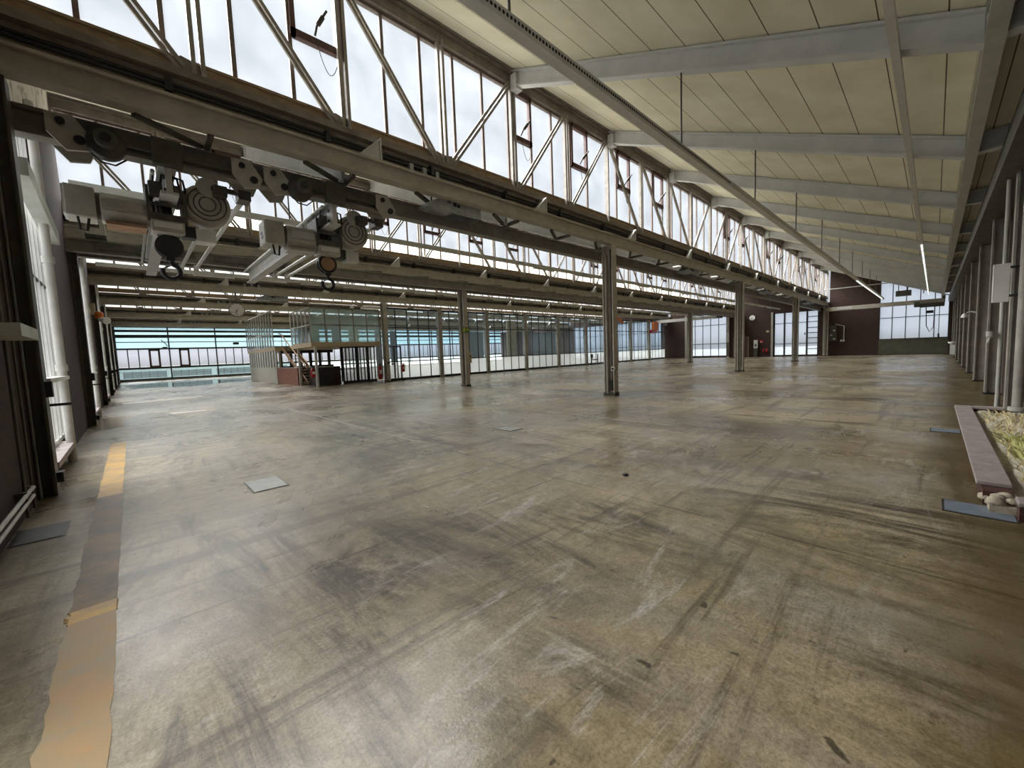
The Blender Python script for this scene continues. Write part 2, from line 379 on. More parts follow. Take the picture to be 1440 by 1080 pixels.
# wall_end with openings
EW = [(-1.5, 6.5, 2.55, 99), (14.6, 21.7, .12, 8.45), (30.2, 38.4, .3, 9.3), (44.6, 70.5, .3, 9.0)]
mb = MB(); y = -2.6
def rooflow(y):
    for yr in ROWS+[YF+.3]:
        if yr-13.9 <= y <= yr-.3: return roofz(y, yr)+.1
    return ZV+.1
for a, b, z0, z1 in EW:
    ys = [y, a]; cuts = sorted(set([y, a]+[q for yr in ROWS for q in (yr-.31, yr-.29, yr-13.9) if y < q < a]))
    for p, q in zip(cuts, cuts[1:]): mb.prism([(p,0),(q,0),(q,rooflow(q-1e-3)),(p,rooflow(p+1e-3))], 'x', XE, XE+.4)
    mb.box(XE, XE+.4, a, b, 0, z0) if z0 < 2 else None
    if z1 < 20:
        cuts = sorted(set([a, b]+[q for yr in ROWS for q in (yr-.31, yr-.29, yr-13.9) if a < q < b]))
        for p, q in zip(cuts, cuts[1:]): mb.prism([(p,z1),(q,z1),(q,rooflow(q-1e-3)),(p,rooflow(p+1e-3))], 'x', XE, XE+.4)
    y = b
cuts = sorted(set([y, YF+.4]+[q for yr in ROWS for q in (yr-.31, yr-.29, yr-13.9) if y < q < YF]))
for p, q in zip(cuts, cuts[1:]): mb.prism([(p,0),(q,0),(q,rooflow(q-1e-3)),(p,rooflow(p+1e-3))], 'x', XE, XE+.4)
struct(mb.build('wall_end', M['brickY'], org=(XE,0,0)))
# far wall above and below its glazing
struct(MB().box(XW-.4, XE+.4, YF, YF+.4, 0, .3).box(XW-.4, XE+.4, YF, YF+.4, 10.0, ZT+.4).build('wall_far', M['beamdark']))

# ------------------------------------------------------------------ windows
wn = [0]
def window(loc):
    wn[0] += 1; return thing('window_%d' % wn[0], loc, kind='structure')
def pane_grid(name, m, parent, axis, c, us, zs, gap=.04):
    """one leaf of panes between the bars us (along the wall) and zs"""
    mb = MB()
    for a, b in zip(us, us[1:]):
        for z0, z1 in zip(zs, zs[1:]):
            if axis == 'x': mb.quad((c,a,z0),(c,b,z0),(c,b,z1),(c,a,z1))
            else: mb.quad((a,c,z0),(b,c,z0),(b,c,z1),(a,c,z1))
    return mb.build(name, m, parent)

# clerestory windows
MULL0, MS = 5.75, 1.495
SASH = [4.27, 13.24, 17.73, 22.2, 26.7, 40.1, 44.6, 53.6, 58.1, 67., 71.5, 80.5]
def clerestory(bay, yr, far):
    x0, x1 = bay; yc = yr+.2
    w = window(((x0+x1)/2, yc, 10.55))
    MB().box(x0, x1, yc-.06, yc+.1, 14.62, 14.86).box(x0, x1, yc-.06, yc+.1, 10.38, 10.46).build('window_frame', M['frame'], w)
    us = [x0]
    k = math.ceil((x0+.3-MULL0)/MS)
    while MULL0+k*MS < x1-.3: us.append(MULL0+k*MS); k += 1
    us.append(x1)
    for u in us[1:-1]:
        MB().box(u-.055, u+.055, yc-.05, yc+.05, 10.4, 14.7).build('mullion', M['frame'], w)
    for a in SASH:
        u = min(us, key=lambda q: abs(q-a))
        if x0 <= u and u+MS <= x1+.2 and abs(u-a) < 1.2 and not (far and far > 2):
            s = MB().box(u, u+MS, yc-.12, yc+.06, 12.5, 12.72).box(u+.02, u+.16, yc-.12, yc+.06, 12.5, 14.7).box(u+MS-.16, u+MS-.02, yc-.12, yc+.06, 12.5, 14.7).box(u, u+MS, yc-.12, yc+.06, 14.5, 14.7).build('vent_sash', M['sash'], w)
            MB().tube([(u+.7, yc-.14, 12.75), (u+.72, yc-.3, 12.95), (u+.95, yc-.55, 13.35)], .035, 6).cyl((u+.74,yc-.32,12.98),(u+.86,yc-.45,13.2),.07,8).build('opener', M['hoistdk'], s)
            pts = [(u+.75, yc-.14, 12.6-.9*math.sin(t*math.pi/10)*(.6+.05*t)) if t < 1 else (u+.75+.07*t, yc-.14, 12.5-.75*math.sin(t*math.pi/10)) for t in range(11)]
            MB().tube(pts, .012, 5).build('opener_cable', M['cable'], s)
    pane_grid('pane', M['skyglass'], w, 'y', yc, [x0, x1], [10.4, 14.75])
    return w

# trusses
def truss(bay, yr):
    x0, x1 = bay; t = thing('roof_truss', ((x0+x1)/2, yr, 10.1), kind='thing')
    ya, yb = yr-.02, yr+.14
    MB().box(x0, x1, ya, yb, 14.72, 15.08).box(x0, x1, yr-.16, yr+.16, 15.08, 15.16).build('top_chord', M['chord'], t)
    MB().box(x0, x1, yr-.04, yr+.16, 10.08, 10.3).box(x0, x1, yr-.12, yr-.02, 10.06, 10.14).build('bottom_chord', M['chord'], t)
    n = 6; st = (x1-x0)/n; xs = [x0+st*i for i in range(n+1)]
    for i, x in enumerate(xs):
        if i in (0, n):
            MB().box(x-.1 if i else x, x+.1 if i < n else x, yr-.1, yr+.14, 10.2, 14.8).build('end_post', M['truss'], t) if i == n else None
            continue
        MB().box(x-.15, x-.05, yr-.06, yr+.1, 10.25, 14.85).box(x+.05, x+.15, yr-.06, yr+.1, 10.25, 14.85).build('post', M['truss'], t)
    for i in range(n):
        a, b = (xs[i], xs[i+1]) if i < n/2 else (xs[i+1], xs[i])
        sg = 1 if b > a else -1
        p, q = Vector((a+.12*sg, yr+.02, 14.75)), Vector((b-.3*sg, yr+.02, 10.25))
        o = (q-p).normalized().cross(Vector((0,1,0)))*.075
        MB().bar(p+o, q+o, .1, .08, (0,1,0)).bar(p-o, q-o, .1, .08, (0,1,0)).build('diagonal', M['truss'], t)
        MB().prism([(b-.75*sg,10.2),(b-.02*sg,10.2),(b-.02*sg,10.55),(b-.35*sg,10.62)], 'y', yr, yr+.05).build('gusset', M['chord'], t)
    return t

bayname = ['bay beside the drainpipe wall', 'second bay from the drainpipe wall', 'third bay from the drainpipe wall', 'bay beside the brick end wall']
protoT = {}
for k, yr in enumerate(ROWS):
    for i, bay in enumerate(BAYS):
        if k > 3 and i > 2: continue
        lab = 'steel lattice truss in the %s clerestory row, %s' % (ROWNAME[k], bayname[i])
        if i not in protoT:
            protoT[i] = tag(truss(bay, yr), lab, 'truss', 'clerestory roof trusses')
        else: dup(protoT[i], (0, yr-ROWS[0], 0), lab)
        clerestory(bay, yr, k)
    # sill board and gutter fascia below the panes
    for i, (x0, x1) in enumerate(BAYS):
        dz = {2: -.14, 3: .15, 4: -.2, 5: -.2}.get(k, 0)
        struct(MB().box(x0, x1, yr+.12, yr+.34, 10.28+dz, 10.56+dz).box(x0, x1, yr+.08, yr+.36, 10.56+dz, 10.63+dz).build('trim_1', M['sillwood']))
        struct(MB().box(x0, x1, yr+.16, yr+.3, 9.3, 10.2).build('trim_2', M['fascia']))
    # strip of roof skin closing the gutter behind the fascia
    struct(MB().box(XW, XE, yr+.3, yr+.9, 9.3, 9.42).build('trim_3', M['fascia']))

# rafters
def rafter(x, yr, first):
    y1, y0 = yr-.12, (yr-13.92 if first else yr-13.9)
    z1, z0 = roofz(y1, yr)-.03, roofz(y0, yr)-.03
    sl = lambda a, b: [(y1,z1-a),(y0,z0-a),(y0,z0-b),(y1,z1-b)]
    return MB().prism(sl(0,.08),'x',x-.17,x+.17).prism(sl(.08,.61),'x',x-.06,x+.06).prism(sl(.61,.69),'x',x-.17,x+.17)
nr = len(RAF)
for k, yr in enumerate(ROWS[:3]):
    proto = None
    for i, x in enumerate(RAF):
        if k == 2 and i > 4: break
        where = ['of the closest roof slope', 'behind the front trusses', 'behind the second trusses'][k]
        lab = 'grey steel rafter %s, %s from the drainpipe wall' % (where, ORD[i])
        if proto is None:
            if k == 0:
                t = thing('roof_rafter', (x, yr-7, 8.8), kind='thing')
                rafter(x, yr, 1).build('sloping_member', M['rafter'], t)
                MB().ibar((x, -.8, 9.14), (x, -2.15, 9.14), .34, .62, .12, .07).build('level_stub', M['rafter'], t)
                MB().box(x-.2, x+.2, 12.95, 13.3, 14.35, 15.0).build('end_plate', M['rafter'], t)
                proto = tag(t, lab, 'rafter', 'ceiling rafters')
            else: proto = tag(rafter(x, yr, 0).build('roof_rafter', M['rafter']), lab, 'rafter', 'ceiling rafters', 'thing')
        else: dup(proto, (x-RAF[0], 0, 0), lab)

# valley beam along the brick wall
t = thing('valley_girder', (45, -.68, 8.7), 'long pale green-grey steel girder carrying the lower ends of the rafters', 'girder')
MB().box(XW, XE, -.81, -.52, 8.72, 8.8).box(XW, XE, -.7, -.62, 8.8, 9.38).box(XW, XE, -.81, -.52, 9.38, 9.46).build('girder_web', M['valley'], t)
for x in RAF: MB().box(x-.05, x+.05, -.8, -.53, 8.8, 9.38).build('stiffener', M['valley'], t)

# crane beams over the columns, conduits, brackets, runway beams
t0 = None
for k, yr in enumerate(ROWS):
    y = yr-.1; labs = ROWNAME[k]
    if t0 is None:
        t0 = thing('crane_girder', (45, y, 8.85), 'heavy brown-grey I-section girder resting on the front row of columns', 'girder', 'girders on the column rows')
        MB().box(XW, XE, y-.19, y+.19, 8.87, 8.96).box(XW, XE, y-.06, y+.06, 8.96, 9.38).box(XW, XE, y-.19, y+.19, 9.38, 9.46).build('girder_section', M['beam'], t0)
        for i in range(10):
            x = 6.4+8.45*i
            MB().prism([(x-.35,9.46),(x+.35,9.46),(x+.35,10.14)], 'y', y-.12, y-.06).prism([(x-.42,9.46),(x-.34,9.46),(x+.36,10.14),(x+.36,10.2)], 'y', y-.19, y+.16).box(x+.32,x+.37,y-.19,y+.16,9.46,10.16).build('bracket', M['cranepale'], t0)
        MB().tube([(XW,y+.1,9.83),(XE,y+.1,9.83)], .045, 6).tube([(XW,y+.1,9.72),(XE,y+.1,9.72)], .045, 6).build('conduit', M['cable'], t0)
        for i in range(23): MB().box(1.2+3.82*i, 1.34+3.82*i, y+.02, y+.26, 9.62, 9.95).build('conduit_clip', M['black'], t0)
        mb = MB()
        for i in range(3): mb.box(7.9+.55*i, 8.05+.55*i, y-.05, y+.2, 9.46, 9.75)
        mb.box(7.8, 10.3, y+.1, y+.2, 9.75, 9.8).build('cable_rack', M['galv'], t0)
    else: dup(t0, (0, yr-ROWS[0], .03 if k == 2 else .22 if k > 2 else 0), 'heavy brown-grey I-section girder below the %s clerestory row' % labs)
def ibeam(x0, x1, y, zb, zt, w):
    return MB().box(x0, x1, y-w/2, y+w/2, zb, zb+.08).box(x0, x1, y-.05, y+.05, zb+.08, zt-.08).box(x0, x1, y-w/2, y+w/2, zt-.08, zt)
def runway(y, sgn, label, up=0, reach=.62):
    t = thing('crane_runway', (45, y, 8.13), label, 'crane rail', 'overhead crane runways')
    ibeam(XW, XE, y, 8.13, 8.74, .4).build('runway_section', M['beamdark'], t)
    mb = MB()
    for i in range(24):
        x = 2.05+3.82*i
        if x > 90: break
        MB().bar((x, y-sgn*.1, 8.84), (x, y-sgn*reach, 8.84), .14, .12).build('strut', M['postdark'], t)
        MB().bar((x-1.5, y-sgn*reach, 8.84), (x-.1, y-sgn*.1, 8.84), .14, .1).build('brace', M['postdark'], t)
    t.location.z += up*K; WP[t].z += up
    return t
runway(14.4, 1, 'dark steel crane runway carrying the big hoists behind the front column row', 0, .98)
runway(27.2, -1, 'dark steel crane runway in front of the second column row')
runway(29.0, 1, 'dark steel crane runway behind the second column row', .12)

# ------------------------------------------------------------------ columns
def column(x, y, label, pipe=True):
    t = thing('steel_column', (x, y, 0), label, 'column', 'free-standing hall columns', 'thing')
    m = M['column']
    MB().box(x-.22, x+.22, y-.36, y-.28, 0, 8.87).box(x-.22, x+.22, y+.28, y+.36, 0, 8.87).box(x-.05, x+.05, y-.28, y+.28, 0, 8.87).build('shaft', m, t)
    MB().box(x-.25, x+.25, y-.4, y+.4, 0, .06).build('base_plate', M['black'], t)
    mb = MB().box(x-.24, x+.24, y-.39, y+.39, .06, .16)
    mb.build('base_weld', M['hoistdk'], t)
    if pipe:
        MB().tube([(x-.17, y+.12, .1), (x-.17, y+.12, 8.3), (x-.2, y+.3, 8.62), (x-.3, y+.9, 8.75), (x-.4, y+1.2, 8.8)], .085, 10).build('downpipe', M['colgrey'], t)
        MB().tube([(x-.17, y-.2, .5), (x-.17, y-.2, 8.6)], .035, 6).build('conduit', M['cable'], t)
    return t
cols = []
c0 = column(COLX[0], 13.48, 'large grey I-section column of the front row standing closest to the camera, with downpipe')
dup(c0, (COLX[1]-COLX[0], 0, 0), 'grey I-section column of the front row, second from the camera')
dup(c0, (COLX[2]-COLX[0], 0, 0), 'grey I-section column of the front row, before the glazed end doors')
dup(c0, (91.2-.5-COLX[0], 0, 0), 'grey I-section column standing against the brick end wall beside the glazed doors')
dup(c0, (0, 14.6, 0), 'grey I-section column of the second row with the yellow-green exit sign')
dup(c0, (COLX[1]-COLX[0], 14.6, 0), 'grey I-section column of the second row hidden partly behind the big front column')
dup(c0, (COLX[2]-COLX[0], 14.6, 0), 'slim-looking grey I-section column of the second row before the dark brick wall')
dup(c0, (91.2-.5-COLX[0], 14.6, 0), 'grey I-section column between the bright end window and the clock wall')
dup(c0, (0, 29.3, 0), 'grey I-section column at the corner of the glass office with a paper notice')
for i, x in enumerate(RAF[2:]):
    pass

# socket, boxes and signs on the columns
x, y = COLX[0], 13.48
t = thing('gauge_socket', (x-.24, y-.3, 1.55), 'round pale socket box on the big front column', 'socket')
MB().cyl((x-.22,y-.33,1.6),(x-.34,y-.33,1.6),.13,20).build('socket_body', M['white'], t)
MB().cyl((x-.34,y-.33,1.6),(x-.37,y-.33,1.6),.07,16).build('socket_hole', M['black'], t)
tag(MB().box(x-.26,x-.12,y-.24,y-.1,.3,.9).build('junction_box', M['black']), 'small black box low in the groove of the big front column', 'box')
tag(MB().box(x+.22,x+.36,y-.3,y+.1,1.55,2.6).build('switch_box', M['cranepale'], bevel=.02), 'pale electrical box on the side of the big front column', 'box')
yb = 13.48+14.6
t = thing('exit_sign', (x-.1, yb-.42, 4.6), 'yellow-green escape route sign with running figure on second-row column', 'sign')
MB().box(x-.42,x+.34,yb-.42,yb-.37,4.62,5.08).build('sign_board', M['green'], t)
mb = MB().box(x-.36,x-.12,yb-.43,yb-.415,4.68,5.02)
mb.build('door_symbol', M['yellowgreen'], t)
MB().prism([(x-.02,4.85),(x+.1,4.85),(x+.1,4.76),(x+.26,4.9),(x+.1,5.0),(x+.1,4.94),(x-.02,4.94)],'y',yb-.43,yb-.415).build('arrow', M['yellowgreen'], t)
MB().bar((x-.2,yb-.435,4.95),(x-.27,yb-.435,4.8),.012,.06,(0,1,0)).bar((x-.27,yb-.435,4.8),(x-.2,yb-.435,4.7),.012,.05,(0,1,0)).bar((x-.27,yb-.435,4.82),(x-.33,yb-.435,4.72),.012,.05,(0,1,0)).build('figure', M['green'], t)
t = thing('control_panel', (x+.3, yb-.2, 2.0), 'cream switch cabinet on the side of the second-row column with exit sign', 'switch box')
MB().box(x+.23,x+.5,yb-.34,yb+.12,2.0,2.95).build('panel_box', M['beige'], t, bevel=.02)
MB().tube([(x+.36,yb-.1,2.95),(x+.3,yb-.1,3.4),(x+.24,yb-.2,3.6)],.03,6).build('cable', M['cable'], t)
MB().box(x+.3,x+.42,yb-.36,yb-.34,2.5,2.7).build('switch', M['hoistdk'], t)
yc = 13.48+29.3
t = thing('paper_notice', (x, yc-.4, 2.7), 'cream paper notice with dark lines on the column at the glass office corner', 'notice')
MB().box(x-.18,x+.2,yc-.385,yc-.365,2.75,3.25).build('sheet', M['paper'], t)
mb = MB()
for i in range(3): mb.box(x-.13,x+.15,yc-.392,yc-.384,2.85+.14*i,2.9+.14*i)
mb.build('text_line', M['ink'], t)
t = thing('round_gauge', (x, yc-.45, 2.0), 'small round black dial below the paper notice', 'gauge')
MB().cyl((x,yc-.37,2.15),(x,yc-.5,2.15),.12,16).build('dial', M['black'], t)

# ------------------------------------------------------------------ left wall: stanchions, windows, pipes
def lh(mb, yp):
    return mb.box(XW+.01, XW+.06, yp-.24, yp+.24, 0, 8.9).box(XW+.24, XW+.29, yp-.24, yp+.24, 0, 8.9).box(XW+.06, XW+.24, yp-.05, yp+.05, 0, 8.9)
pr = None; pp = None
for i, yp in enumerate(LP[1:]):
    lab = 'dark I-section wall post, %s along the drainpipe wall from the camera' % ORD[i]
    if pr is None:
        t = thing('wall_stanchion', (XW+.3, yp, 0), lab, 'column', 'posts along the gable wall', 'thing')
        lh(MB(), yp).build('post_shaft', M['postdark'], t)
        MB().box(XW+.29, XW+.4, yp-.16, yp+.1, .28, .5).build('foot_block', M['black'], t)
        MB().box(XW+.29, XW+.4, yp-.22, yp-.05, 2.2, 2.55).build('clamp', M['black'], t)
        MB().tube([(XW+.28, yp+.2, 2.0), (XW+.62, yp+.25, 2.0)], .035, 6).build('peg', M['black'], t)
        pr = t
        lab2 = 'thick pale drainpipe beside the first tall window'
        t = thing('drainpipe', (XW+.2, yp+4.3, .3), lab2, 'pipe', 'drainpipes on the gable wall')
        MB().tube([(XW+.2, yp+4.3, 0), (XW+.2, yp+4.3, 10.4)], .105, 14).build('pipe_run', M['whitepipe'], t)
        for zc in (2.75, 5.9): MB().cyl((XW+.2, yp+4.3, zc), (XW+.2, yp+4.3, zc+.2), .135, 14).build('pipe_collar', M['whitepipe'], t)
        pp = t
    else:
        dup(pr, (0, yp-LP[1], 0), lab)
        if i < 5: dup(pp, (0, yp-LP[1], 0), 'pale drainpipe beside the %s tall window along the gable wall' % ORD[i])
for i, (a, b) in enumerate(ops):
    w = window((XW, (a+b)/2, .55))
    MB().box(XW-.14, XW-.04, a, a+.12, .6, 8.5).box(XW-.14, XW-.04, b-.12, b, .6, 8.5).box(XW-.14, XW-.04, a, b, 8.35, 8.5).box(XW-.14, XW-.04, a, b, .6, .72).build('window_frame', M['white'], w)
    n = 7; us = [a+(b-a)*j/n for j in range(n+1)]
    for u in us[1:-1]: MB().box(XW-.13, XW-.03, u-.06, u+.06, .6, 8.45).build('mullion', M['white'], w)
    for z in (2.45, 5.4): MB().box(XW-.13, XW-.04, a, b, z-.04, z+.04).build('transom', M['black'] if z > 3 else M['white'], w)
    pane_grid('pane', M['palemilk'], w, 'x', XW-.09, [a, b], [.55, 8.45])
    MB().box(XW-.3, XW+.27, a, b-1.2, .45, .6).build('sill', M['coping'], w)
    MB().box(XW-.02, XW+.3, a, b-1.2, 2.5, 2.6).build('ledge', M['white'], w)
    if i == 1:
        MB().quad((XW-.09,15.5,8.45),(XW-.09,b,8.45),(XW-.09,b,10.7),(XW-.09,15.5,8.95)).build('upper_pane', M['palemilk'], w)
        for u in us[2:-1]: MB().box(XW-.13,XW-.03,u-.06,u+.06,8.4,8.9+(u-15.5)*.43).build('upper_mullion', M['white'], w)
        MB().bar((XW-.08,15.5,8.9),(XW-.08,b,10.65),.1,.14).build('raking_head', M['white'], w)
        MB().bar((XW+.2, a+.3, 7.5), (XW+.2, b+.2, 7.05), .3, .42).build('blind_box', M['valley'], w)

t = thing('heating_pipe', (XW+.25, 9.5, .3), 'pair of pale heating pipes along the foot of the dark brick wall', 'pipe')
MB().tube([(XW+.14, 4, .56), (XW+.14, 11.9, .56), (XW+.03, 12.0, .56)], .034, 8).build('upper_pipe', M['colgrey'], t)
MB().tube([(XW+.14, 4, .42), (XW+.14, 11.8, .42), (XW+.03, 11.9, .42)], .034, 8).build('lower_pipe', M['colgrey'], t)
for yy in (6, 8.6, 11.2): MB().box(XW, XW+.15, yy-.03, yy+.03, .34, .62).build('pipe_bracket', M['hoistdk'], t)
t = thing('wall_rail', (XW+.2, 10.8, 3.3), 'short pale steel bracket rail sticking out of the dark wall', 'bracket')
MB().box(XW, XW+.5, 9.8, 11.45, 3.35, 3.55).build('rail_bar', M['valley'], t)
for j, (yy, r) in enumerate(((11.4,.025),(12.1,.02),(12.8,.03))):
    tag(MB().tube([(XW+.1, yy, .1), (XW+.1, yy, 8.7)], r, 8).build('wall_conduit', M['postdark']), ['thin dark conduit on the brick beside the bracket rail','thinner dark conduit between two others on the brick wall','dark conduit running up right against the first wall post'.replace('right ','')][j], 'conduit')
t = thing('alarm_beacon', (XW+.3, 37.5, 6.2), 'orange-red warning beacon with white horn high on the gable wall', 'beacon')
MB().box(XW, XW+.35, 37.2, 37.8, 6.25, 6.95).build('beacon_bracket', M['beige'], t)
MB().lathe((XW+.5, 37.3, 6.0), [(.2,0),(.22,.1),(.2,.36),(.08,.45)], 'z', 14).build('lamp_dome', M['orange'], t)
MB().cyl((XW+.5, 37.0, 5.9), (XW+.85, 36.6, 5.8), .1, 12, .24).build('horn', M['white'], t)
t = thing('drive_unit', (-.6, 27.0, 8.3), 'pale green-grey motor box on the runway end by the gable wall', 'motor')
MB().box(-1.0,-.3,26.6,27.1,8.9,9.7).build('motor_case', M['valley'], t, bevel=.04)
MB().box(-.8,-.5,26.58,26.62,9.2,9.45).build('cover', M['hoistdk'], t)
MB().box(-1.0,-.3,26.7,27.3,8.8,8.9).build('mount', M['hoistdk'], t)

# ------------------------------------------------------------------ right wall: stanchions
pr = None
PX = [-.2+7.8*i for i in range(0, 12)]
PX = [5.5, 13.4]+[21.3+7.8*i for i in range(9)]
for i, x in enumerate(PX):
    nm = ['behind the planter near its broken end','behind the middle of the planter','at the far end of the brick planter','carrying nothing, next past the planter','carrying the small curved lamp']
    lab = 'tall grey I-section post on the brick wall, %s past the planter' % ORD[i-2] if i > 2 else 'tall grey I-section post on the brick wall, '+['beside the camera','behind the planter middle','at the planter end'][i]
    if pr is None:
        t = thing('wall_stanchion', (x, -1.95, 0), lab, 'column', 'posts along the long brick wall', 'thing')
        MB().box(x-.19, x+.19, -1.75, -1.69, 0, 8.8).box(x-.19, x+.19, -2.2, -2.14, 0, 8.8).box(x-.04, x+.04, -2.14, -1.75, 0, 8.8).build('post_shaft', M['colgrey'], t)
        MB().box(x-.22, x+.22, -2.2, -1.66, 0, .08).build('foot_plate', M['black'], t)
        pr = t
    else: dup(pr, (x-PX[0], 0, 0), lab)
t = thing('standpipe', (20.55, -1.8, .35), 'thick pale grey pipe with flange rising behind the planter end', 'pipe')
MB().tube([(20.45,-1.9,.3),(20.45,-1.9,7.95)], .12, 14).build('pipe_run', M['colgrey'], t)
MB().cyl((20.45,-1.9,.32),(20.45,-1.9,.44),.2,16).build('flange', M['whitepipe'], t)
tag(MB().tube([(22.1,-1.6,.05),(22.1,-1.6,8.6)], .06, 8).build('slim_pipe', M['whitepipe']), 'slim whitish pipe on the brick wall beside the planter post', 'pipe')
tag(MB().tube([(8,-1.95,8.2),(90,-1.95,8.2)], .06, 6).build('wall_cable', M['whitepipe']), 'long thin pale conduit high on the long brick wall', 'conduit')
tag(MB().box(XW,XE,-2.19,-1.3,8.0,8.7).build('gutter_beam', M['postdark']), 'dark steel edge beam along the top of the long brick wall', 'beam', None, 'thing')
t = thing('notice_board', (19.8, -1.45, 3.8), 'white flat panel hung on brackets from the pale pipe on the brick wall', 'panel')
MB().box(20.62,20.78,-1.62,-1.26,3.82,5.05).build('panel_sheet', M['white'], t, bevel=.015)
for zz in (3.98,4.88): MB().box(20.62,20.78,-2.19,-1.61,zz,zz+.07).build('arm', M['black'], t)
t = thing('wall_lamp', (36.9, -1.5, 3.85), 'small white lamp on a curved arm from a post of the brick wall', 'lamp')
MB().tube([(36.9,-1.7,4.1),(36.9,-1.5,4.18),(36.9,-1.3,4.12)], .06, 8).build('lamp_arm', M['whitepipe'], t)
MB().lathe((36.9,-1.22,3.86), [(.16,0),(.14,.12),(.07,.24)], 'z', 14).build('lamp_head', M['white'], t)
t = thing('valve_tap', (21.9, -1.55, 2.5), 'small pale tap on the slim pipe by the planter post', 'tap')
MB().tube([(22.1,-1.55,2.75),(22.0,-1.35,2.7),(21.95,-1.3,2.5)], .04, 8).build('tap_body', M['whitepipe'], t)
MB().cyl((22.0,-1.35,2.72),(22.0,-1.35,2.9),.1,12).build('tap_wheel', M['whitepipe'], t)
t = thing('wall_basin', (70,-1.5,1.7), 'small white basin far along the long brick wall', 'basin')
MB().lathe((70,-1.5,1.75), [(.1,0),(.3,.12),(.42,.32),(.38,.32)], 'z', 16).build('bowl', M['white'], t)
MB().box(69.8,70.2,-1.7,-1.3,0.6,1.75).build('pedestal', M['white'], t)

# ------------------------------------------------------------------ planter
t = thing('brick_planter', (15.5, -1.3, 0), 'low brick planter with stone coping and a broken near corner along the brick wall', 'planter')
MB().box(10.0,21.35,-.95,-.63,0,.24).build('brick_side', M['brickplant'], t)
MB().box(21.05,21.35,-1.68,-.95,0,.24).build('brick_end', M['brickplant'], t)
MB().box(10.35,21.42,-.97,-.57,.24,.31).build('coping_slab', M['coping'], t, bevel=.015)
MB().box(21.0,21.42,-1.68,-.97,.24,.31).build('end_coping', M['coping'], t, bevel=.015)
MB().box(9.35,9.62,-2.19,-.95,0,.24).build('brick_return', M['brickplant'], t)
MB().box(9.3,9.66,-2.19,-.93,.24,.31).build('return_coping', M['coping'], t, bevel=.015)
mb = MB()
for j in range(16):
    a = 9.7+random.random()*.6; b = -.95+random.random()*.3; s = .05+random.random()*.09; z = random.random()*.16
    mb.lathe((a,b,z), [(s*.5,0),(s,s*.4),(s*.9,s*.9),(s*.35,s*1.2)], 'z', 6)
mb.box(9.62,10.3,-.95,-.68,0,.12)
mb.build('broken_mortar', M['mortar'], t)
def gravelmat():
    m = mat('planter_gravel', rgb(178,170,152), rgb(232,225,208), .95, 0, 22, .8)
    return m
n = 60; m_ = 12; vs = []; fs = []
for i in range(n+1):
    for j in range(m_+1):
        vs.append((9.62+11.4*i/n, -2.19+1.24*j/m_, .13+.05*random.random()+.04*math.sin(i*.4+j)))
for i in range(n):
    for j in range(m_):
        a = i*(m_+1)+j; fs.append((a, a+m_+1, a+m_+2, a+1))
o = MB().add(vs, fs, True).build('gravel', gravelmat()); tag(o, 'pale gravel and dry soil filling the brick planter', 'gravel', None, 'stuff')
M['straw'] = mat('dry_straw', rgb(196,180,130), rgb(226,214,172), .9, 0, 6)
M['moss'] = mat('moss_green', rgb(168,168,96), rgb(206,202,138), .9, 0, 6)
def tufts(name, mt, n, x0, x1, y0, y1, h, label):
    mb = MB()
    for j in range(n):
        x = random.uniform(x0,x1); y = random.uniform(y0,y1); a = random.uniform(0,6.28); l = h*random.uniform(.5,1.2); ln = random.uniform(.3,1.4)*l
        w = .012; dx, dy = math.cos(a), math.sin(a)
        p = [(x-dy*w,y+dx*w,.15),(x+dy*w,y-dx*w,.15),(x+dx*ln*.5+dy*w,y+dy*ln*.5-dx*w,.15+l*.7),(x+dx*ln,y+dy*ln,.15+l)]
        mb.add(p, [(0,1,2),(0,2,3)])
    tag(mb.build(name, mt), label, 'grass', None, 'stuff')
tufts('dry_grass', M['straw'], 900, 10.2, 20.6, -2.1, -1.15, .16, 'dry straw-coloured grass lying over the gravel in the planter')
tufts('green_grass', M['moss'], 700, 12.4, 15.6, -2.1, -1.3, .22, 'yellow-green grass tuft growing in the planter')

# ------------------------------------------------------------------ floor marks, covers, plates
def flat(name, pts, z, m, label, cat):
    n = len(pts); A = sum(pts[i][0]*pts[(i+1)%n][1]-pts[(i+1)%n][0]*pts[i][1] for i in range(n))
    if A < 0: pts = pts[::-1]
    return tag(MB().prism(pts, 'z', 0.0, z).build(name, m), label, cat, None, 'thing')
rag = lambda a, b, n, x, j: [(x+random.uniform(-j,j), a+(b-a)*i/n) for i in range(n+1)]
M['brownline'] = paintmat('dark_line_patch', rgb(120,92,50), rgb(78,64,40), .5)
M['tanline'] = paintmat('faded_orange_paint', rgb(176,138,88), rgb(158,140,106), .5)
def lane(a, b, m, lab, j):
    yl = [(-.34+random.uniform(-.012,.012), a+(b-a)*i/24) for i in range(25)]+rag(b, a, 36, -.74, j)
    flat('yellow_line', yl, .008, m, lab, 'floor marking')
lane(12.35, 20.7, M['yellowline'], 'clean yellow length of the floor line beside the first tall window', .015)
lane(6.75, 12.35, M['brownline'], 'dark brown length of the floor line by the heating pipes', .018)  # this length of the line is a darker brown than the rest
lane(6.45, 6.75, M['yellowline'], 'short orange-yellow stub ending the dark length of floor line', .03)
lane(.8, 6.45, M['tanline'], 'faded orange-tan length of the floor line closest to the camera', .025)
def line(name, p, q, w, m, lab):
    d = Vector((q[0]-p[0], q[1]-p[1])).normalized(); s = Vector((-d.y, d.x))*w/2
    return flat(name, [(p[0]+s.x,p[1]+s.y),(q[0]+s.x,q[1]+s.y),(q[0]-s.x,q[1]-s.y),(p[0]-s.x,p[1]-s.y)], .007, m, lab, 'floor marking')
